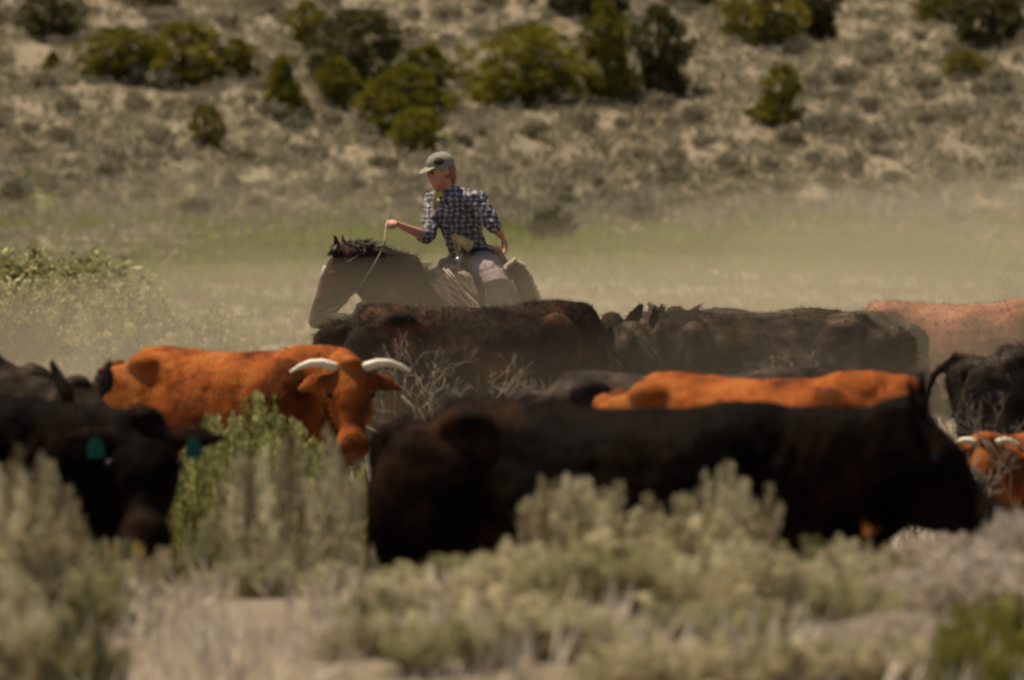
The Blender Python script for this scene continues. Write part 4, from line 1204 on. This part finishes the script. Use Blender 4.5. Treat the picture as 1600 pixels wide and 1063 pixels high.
NL = [  # px, ytop, D, width px, variant, material, label
    (40, 728, 28.0, 200, 0, 'sage', 'tall pale sagebrush at the left edge below the tagged black cow'),
    (-20, 760, 26.5, 260, 1, 'sage', 'sagebrush cut by the left edge of the picture'),
    (120, 880, 27.4, 190, 2, 'sageg', 'olive sagebrush under the muzzle of the tagged black cow'),
    (30, 950, 24.6, 240, 3, 'sage', 'dark sagebrush in the bottom left corner'),
    (905, 745, 28.4, 190, 4, 'sage', 'tallest plume of sagebrush in front of the belly of the big black cow'),
    (1030, 785, 28.2, 310, 0, 'sage', 'broad sagebrush in front of the middle of the big black cow'),
    (1140, 745, 28.6, 180, 1, 'sage', 'sagebrush with slanting twigs before the shoulder of the big black cow'),
    (715, 882, 29.0, 250, 2, 'sageg', 'yellowish sagebrush at the hind legs of the big black cow'),
    (835, 845, 27.4, 250, 3, 'sage', 'grey sagebrush right of the hind legs of the big black cow'),
    (960, 840, 26.6, 340, 4, 'sageg', 'wide green sagebrush low in the centre of the brush'),
    (1120, 850, 26.4, 320, 2, 'sage', 'grey sagebrush low in the picture, under the shoulder of the big black cow'),
    (785, 925, 25.8, 300, 1, 'sage', 'pale sagebrush at the bottom edge left of the centre'),
    (1270, 840, 28.0, 190, 0, 'sageg', 'green sagebrush under the chest of the big black cow'),
    (1345, 842, 27.6, 200, 3, 'sage', 'pale sagebrush below the neck of the big black cow'),
    (1290, 895, 26.4, 260, 4, 'sageg', 'low olive sagebrush right of the shoulder leg of the big black cow'),
    (1560, 930, 25.0, 200, 1, 'lime', 'lime green bush in the bottom right corner'),
    (1520, 985, 24.4, 150, 2, 'lime', 'smaller lime green bush left of the corner one'),
    (520, 890, 29.4, 130, 4, 'sage', 'thin sagebrush left of the tail of the big black cow'),
    (620, 960, 26.6, 220, 0, 'sageg', 'sagebrush with yellow tips at the bottom, left of centre'),
    (322, 835, 30.0, 170, 3, 'sageg', 'olive sagebrush right of the muzzle of the tagged black cow'),
    (430, 765, 31.0, 300, 1, 'sage', 'brownish sagebrush midway between the tagged cow and the big black cow'),
    (478, 728, 32.2, 230, 2, 'sage', 'tan sagebrush under the face of the horned cow'),
    (400, 870, 29.2, 200, 4, 'sageg', 'green grey sagebrush above the pale sand patch'),
    (392, 778, 31.2, 210, 1, 'sageg', 'tan green sagebrush between the tagged black cow and the face of the horned cow'),
    (560, 1000, 25.2, 150, 3, 'sage', 'low sagebrush at the right end of the sand patch'),
    (880, 985, 24.8, 260, 3, 'sage', 'grey green sagebrush at the bottom edge just right of the centre line'),
    (690, 1000, 24.6, 240, 4, 'sageg', 'olive sagebrush at the bottom edge below the hind legs of the big black cow'),
    (1100, 950, 25.2, 250, 4, 'sageg', 'dark green sagebrush at the bottom, under the slanting twigs'),
    (1380, 985, 24.6, 200, 2, 'sage', 'pale sagebrush at the bottom edge beside the lime bushes'),
    (630, 950, 27.8, 200, 1, 'sage', 'pale sagebrush in front of the tail of the big black cow'),
    (1240, 870, 27.2, 170, 3, 'sage', 'loose sagebrush between the forelegs of the big black cow'),
    (-10, 880, 25.2, 230, 4, 'sage', 'pale sagebrush low at the left edge'),
    (110, 960, 24.6, 190, 0, 'sageg', 'olive sagebrush at the bottom left, left end of the sand patch'),
    (235, 862, 30.0, 150, 2, 'sage', 'narrow pale sagebrush touching the muzzle of the tagged black cow'),
    (172, 846, 30.2, 120, 4, 'sageg', 'small olive sagebrush just left of the muzzle of the tagged black cow'),
    (552, 880, 30.4, 80, 1, 'sage', 'slim sagebrush just behind the rump of the big black cow'),
    (440, 830, 29.8, 200, 0, 'sage', 'pale sagebrush above the middle of the sand patch'),
    (1200, 1000, 24.4, 260, 0, 'sage', 'pale sagebrush at the bottom edge right of the centre'),
    (1020, 1000, 24.2, 260, 1, 'sage', 'pale sagebrush at the bottom edge in the centre'),
]
for a in NL:
    near_bush('sagebrush', a[0], a[1], a[2], a[3], a[4], a[5], a[6])

# yellow-green rabbitbrush between the herd
RB = [bush_mesh('rabbit_%d' % i, 90 + i, 1.0, 0.5, 170, 80, 0.030, 0.0085, 0.4, 0.5, 1.0, 0.12) for i in range(2)]
for px, yt, D, wp, vr, lab in [
        (408, 628, 40.5, 250, 0, 'tallest yellow green rabbitbrush in front of the flank of the horned cow'),
        (325, 690, 39.4, 170, 0, 'low yellow green rabbitbrush behind the right ear of the tagged cow'),
        (350, 656, 40.0, 210, 1, 'yellow green rabbitbrush beside the ear tag of the left black cow'),
        (505, 700, 39.5, 210, 1, 'yellow green rabbitbrush under the nose of the horned cow'),
        (430, 700, 38.5, 240, 0, 'front yellow green rabbitbrush of the clump by the horned cow')]:
    near_bush('rabbitbrush', px, yt, D, wp, vr, 'rabbit', lab, 'rabbitbrush', 'rabbitbrush by the horned cow', None, RB)

# pale dry grass mounds (right foreground and sand patch)
WD = [bush_mesh('weeds_%d' % i, 150 + i, 1.0, 0.5, 150, 60, 0.055, 0.015, 0.6, 0.5, 1.0, 0.3) for i in range(2)]
DG = [bush_mesh('drygrass_%d' % i, 120 + i, 1.0, 0.5, 260, 60, 0.09, 0.006, 0.55, 1.3, 1.0, 0.12) for i in range(2)]
# leafy weeds at the left behind the herd
for px, yt, D, wp, vr, lab in [
        (90, 400, 96, 330, 0, 'tall leafy pale green weed thicket at the left edge behind the herd'),
        (20, 450, 90, 200, 1, 'pale green weed thicket cut by the left edge'),
        (200, 455, 88, 190, 1, 'lower leafy weed thicket right of the tall one'),
        (1400, 500, 84, 0, 0, None), (330, 490, 84, 150, 0, 'loose weed clump above the back of the horned cow'),
        (1590, 440, 90, 120, 1, 'green weed clump at the right edge above the dusty red cow')]:
    if lab:
        near_bush('weed_thicket', px, yt, D, wp, vr, 'weed', lab, 'weeds', 'weed thickets behind the herd', None, WD)

for px, yt, D, wp, vr, lab in [
        (1480, 834, 29.4, 260, 0, 'pale dry grass mound under the jaw of the big black cow'),
        (1596, 800, 29.8, 200, 1, 'pale dry grass mound at the right edge under the red face'),
        (1430, 880, 27.4, 200, 1, 'pale dry grass mound below the jaw mound'),
        (1540, 860, 27.0, 260, 0, 'pale dry grass mound above the lime green bush'),
        (1400, 960, 25.6, 220, 1, 'pale dry grass mound at the bottom edge left of the lime bush'),
        (530, 890, 30.5, 100, 0, 'straw coloured grass clump at the tail of the big black cow')]:
    near_bush('dry_grass_mound', px, yt, D, wp, vr, 'dry', lab, 'dry grass', 'dry grass mounds in the foreground', None, DG)


# bleached dead branches in front of the brownish black cow
def dead_bush(px, yb, yt, D, wpx, seed, lab):
    rng = random.Random(seed)
    b0 = pix(px, yb, D)
    top = pix(px, yt, D).z
    zg = tz(b0.x, b0.y)
    t = Shell()
    def grow(p, d, L_, r, depth):
        q = p + d * L_
        mid = p.lerp(q, 0.5) + V((rng.gauss(0, .13), rng.gauss(0, .13), rng.gauss(0, .06))) * L_
        t.tube([(p, r, r), (mid, r * .85, r * .85), (q, r * .65, r * .65)], (0.3, 1, 0), 5, False)
        if depth == 0: return
        for i in range(rng.choice((2, 3))):
            nd = (d + V((rng.gauss(0, .55), rng.gauss(0, .5), rng.gauss(0.12, .35)))).normalized()
            grow(q, nd, L_ * rng.uniform(.6, .85), r * .65, depth - 1)
    h = top - zg
    for i in range(3):
        d = V((rng.gauss(0, .42), rng.gauss(0, .35), 1)).normalized()
        grow(V((rng.gauss(0, .04), rng.gauss(0, .04), 0)), d, h * 0.34, 0.009, 5)
    o = link('dead_shrub', t.mesh('dead_shrub'), None, M['twig'])
    o.location = (b0.x, b0.y, zg - 0.03)
    tag(o, lab, 'dead shrub', 'bleached dead shrubs among the herd')
    return o


dead_bush(700, 600, 528, 47.0, 90, 4, 'bare bleached shrub against the flank of the brownish black cow, left one')
dead_bush(832, 600, 545, 47.4, 90, 8, 'bare bleached shrub against the flank of the brownish black cow, right one')
dead_bush(766, 600, 560, 46.6, 80, 12, 'low bare bleached shrub between the two taller ones')
dead_bush(1235, 610, 585, 44.0, 60, 15, 'bare twigs just above the bright red back')
dead_bush(1572, 700, 632, 41.0, 60, 19, 'bare bleached shrub above the pale horn at the right edge')

# orange and yellow leaves that catch the eye
for px, py, D, c, lab in [(1356, 826, 27.9, 'bandana', 'single orange leaf stalk under the neck of the big black cow'),
                          (216, 852, 28.6, 'bandana', 'single yellow leaf stalk under the muzzle of the tagged black cow')]:
    rg = np.random.default_rng(int(px))
    P = pix(px, py + 14, D)
    c_ = rg.normal(0, 0.006, (14, 3)); d_ = rg.normal(0, .3, (14, 3)) + np.array([-0.2 if px < 800 else .3, 0, 1.0])
    v, f = leaves(c_, d_, rg.uniform(0.02, 0.05, 14), 0.004, rg)
    zg = tz(P.x, P.y)
    st = Shell().tube([((0, 0, zg - P.z), .004, .004), ((0.01, 0, 0), .003, .003)], (1, 0, 0), 5)
    r_ = empty('yellow_stalk', (P.x, P.y, zg))
    a_ = link('leaves', np_mesh('stalk_leaves', v, f), r_, M['orange'] if px > 800 else M['bandana']); a_.location = (0, 0, P.z - zg)
    b_ = link('stalk', st.mesh('stalk'), r_, M['stem']); b_.location = (0, 0, P.z - zg)
    tag(r_, lab, 'plant')

# ------------------------------------------------------------------ dust kicked up by the herd
def dust(name, c, r, dens, lab):
    me = Shell().ell((0, 0, 0), r[0], r[1], r[2], None, 40, 24).mesh(name)
    m = bpy.data.materials.new(name + '_air'); m.use_nodes = True
    n = m.node_tree; n.nodes.remove(n.nodes['Principled BSDF'])
    pv = n.nodes.new('ShaderNodeVolumePrincipled')
    pv.inputs['Color'].default_value = (0.80, 0.645, 0.42, 1)
    pv.inputs['Density'].default_value = dens
    pv.inputs['Anisotropy'].default_value = 0.2
    n.links.new(pv.outputs[0], n.nodes['Material Output'].inputs['Volume'])
    o = link(name, me, None, m); o.location = c
    tag(o, lab, 'dust', None, 'stuff')
    return o


for c, r, dn, lab in [
        ((0.5, 60, -0.2), (9, 15, 1.75), 0.019, 'tan dust lying low around the brownish black cow and the horse'),
        ((5.0, 66, 0.1), (7, 14, 2.1), 0.014, 'tan dust rising behind the dusty red cow'),
        ((3.2, 80, 0.2), (5, 12, 1.9), 0.012, 'paler dust drifting above the backs of the second row'),
        ((-1.6, 70, 0.0), (3.6, 11, 1.5), 0.010, 'thin dust around the forelegs of the horse'),
        ((-4.6, 135, 0.2), (5.0, 13, 1.9), 0.009, 'grey drift of dust over the flat left of the horse'),
        ((1.5, 112, 0.0), (9, 16, 1.4), 0.003, 'faint dust over the pale grass right of the rider'),
        ((10.5, 150, 0.2), (7, 22, 1.9), 0.005, 'faint dust far off at the right')]:
    dust('dust_cloud', c, r, dn, lab)
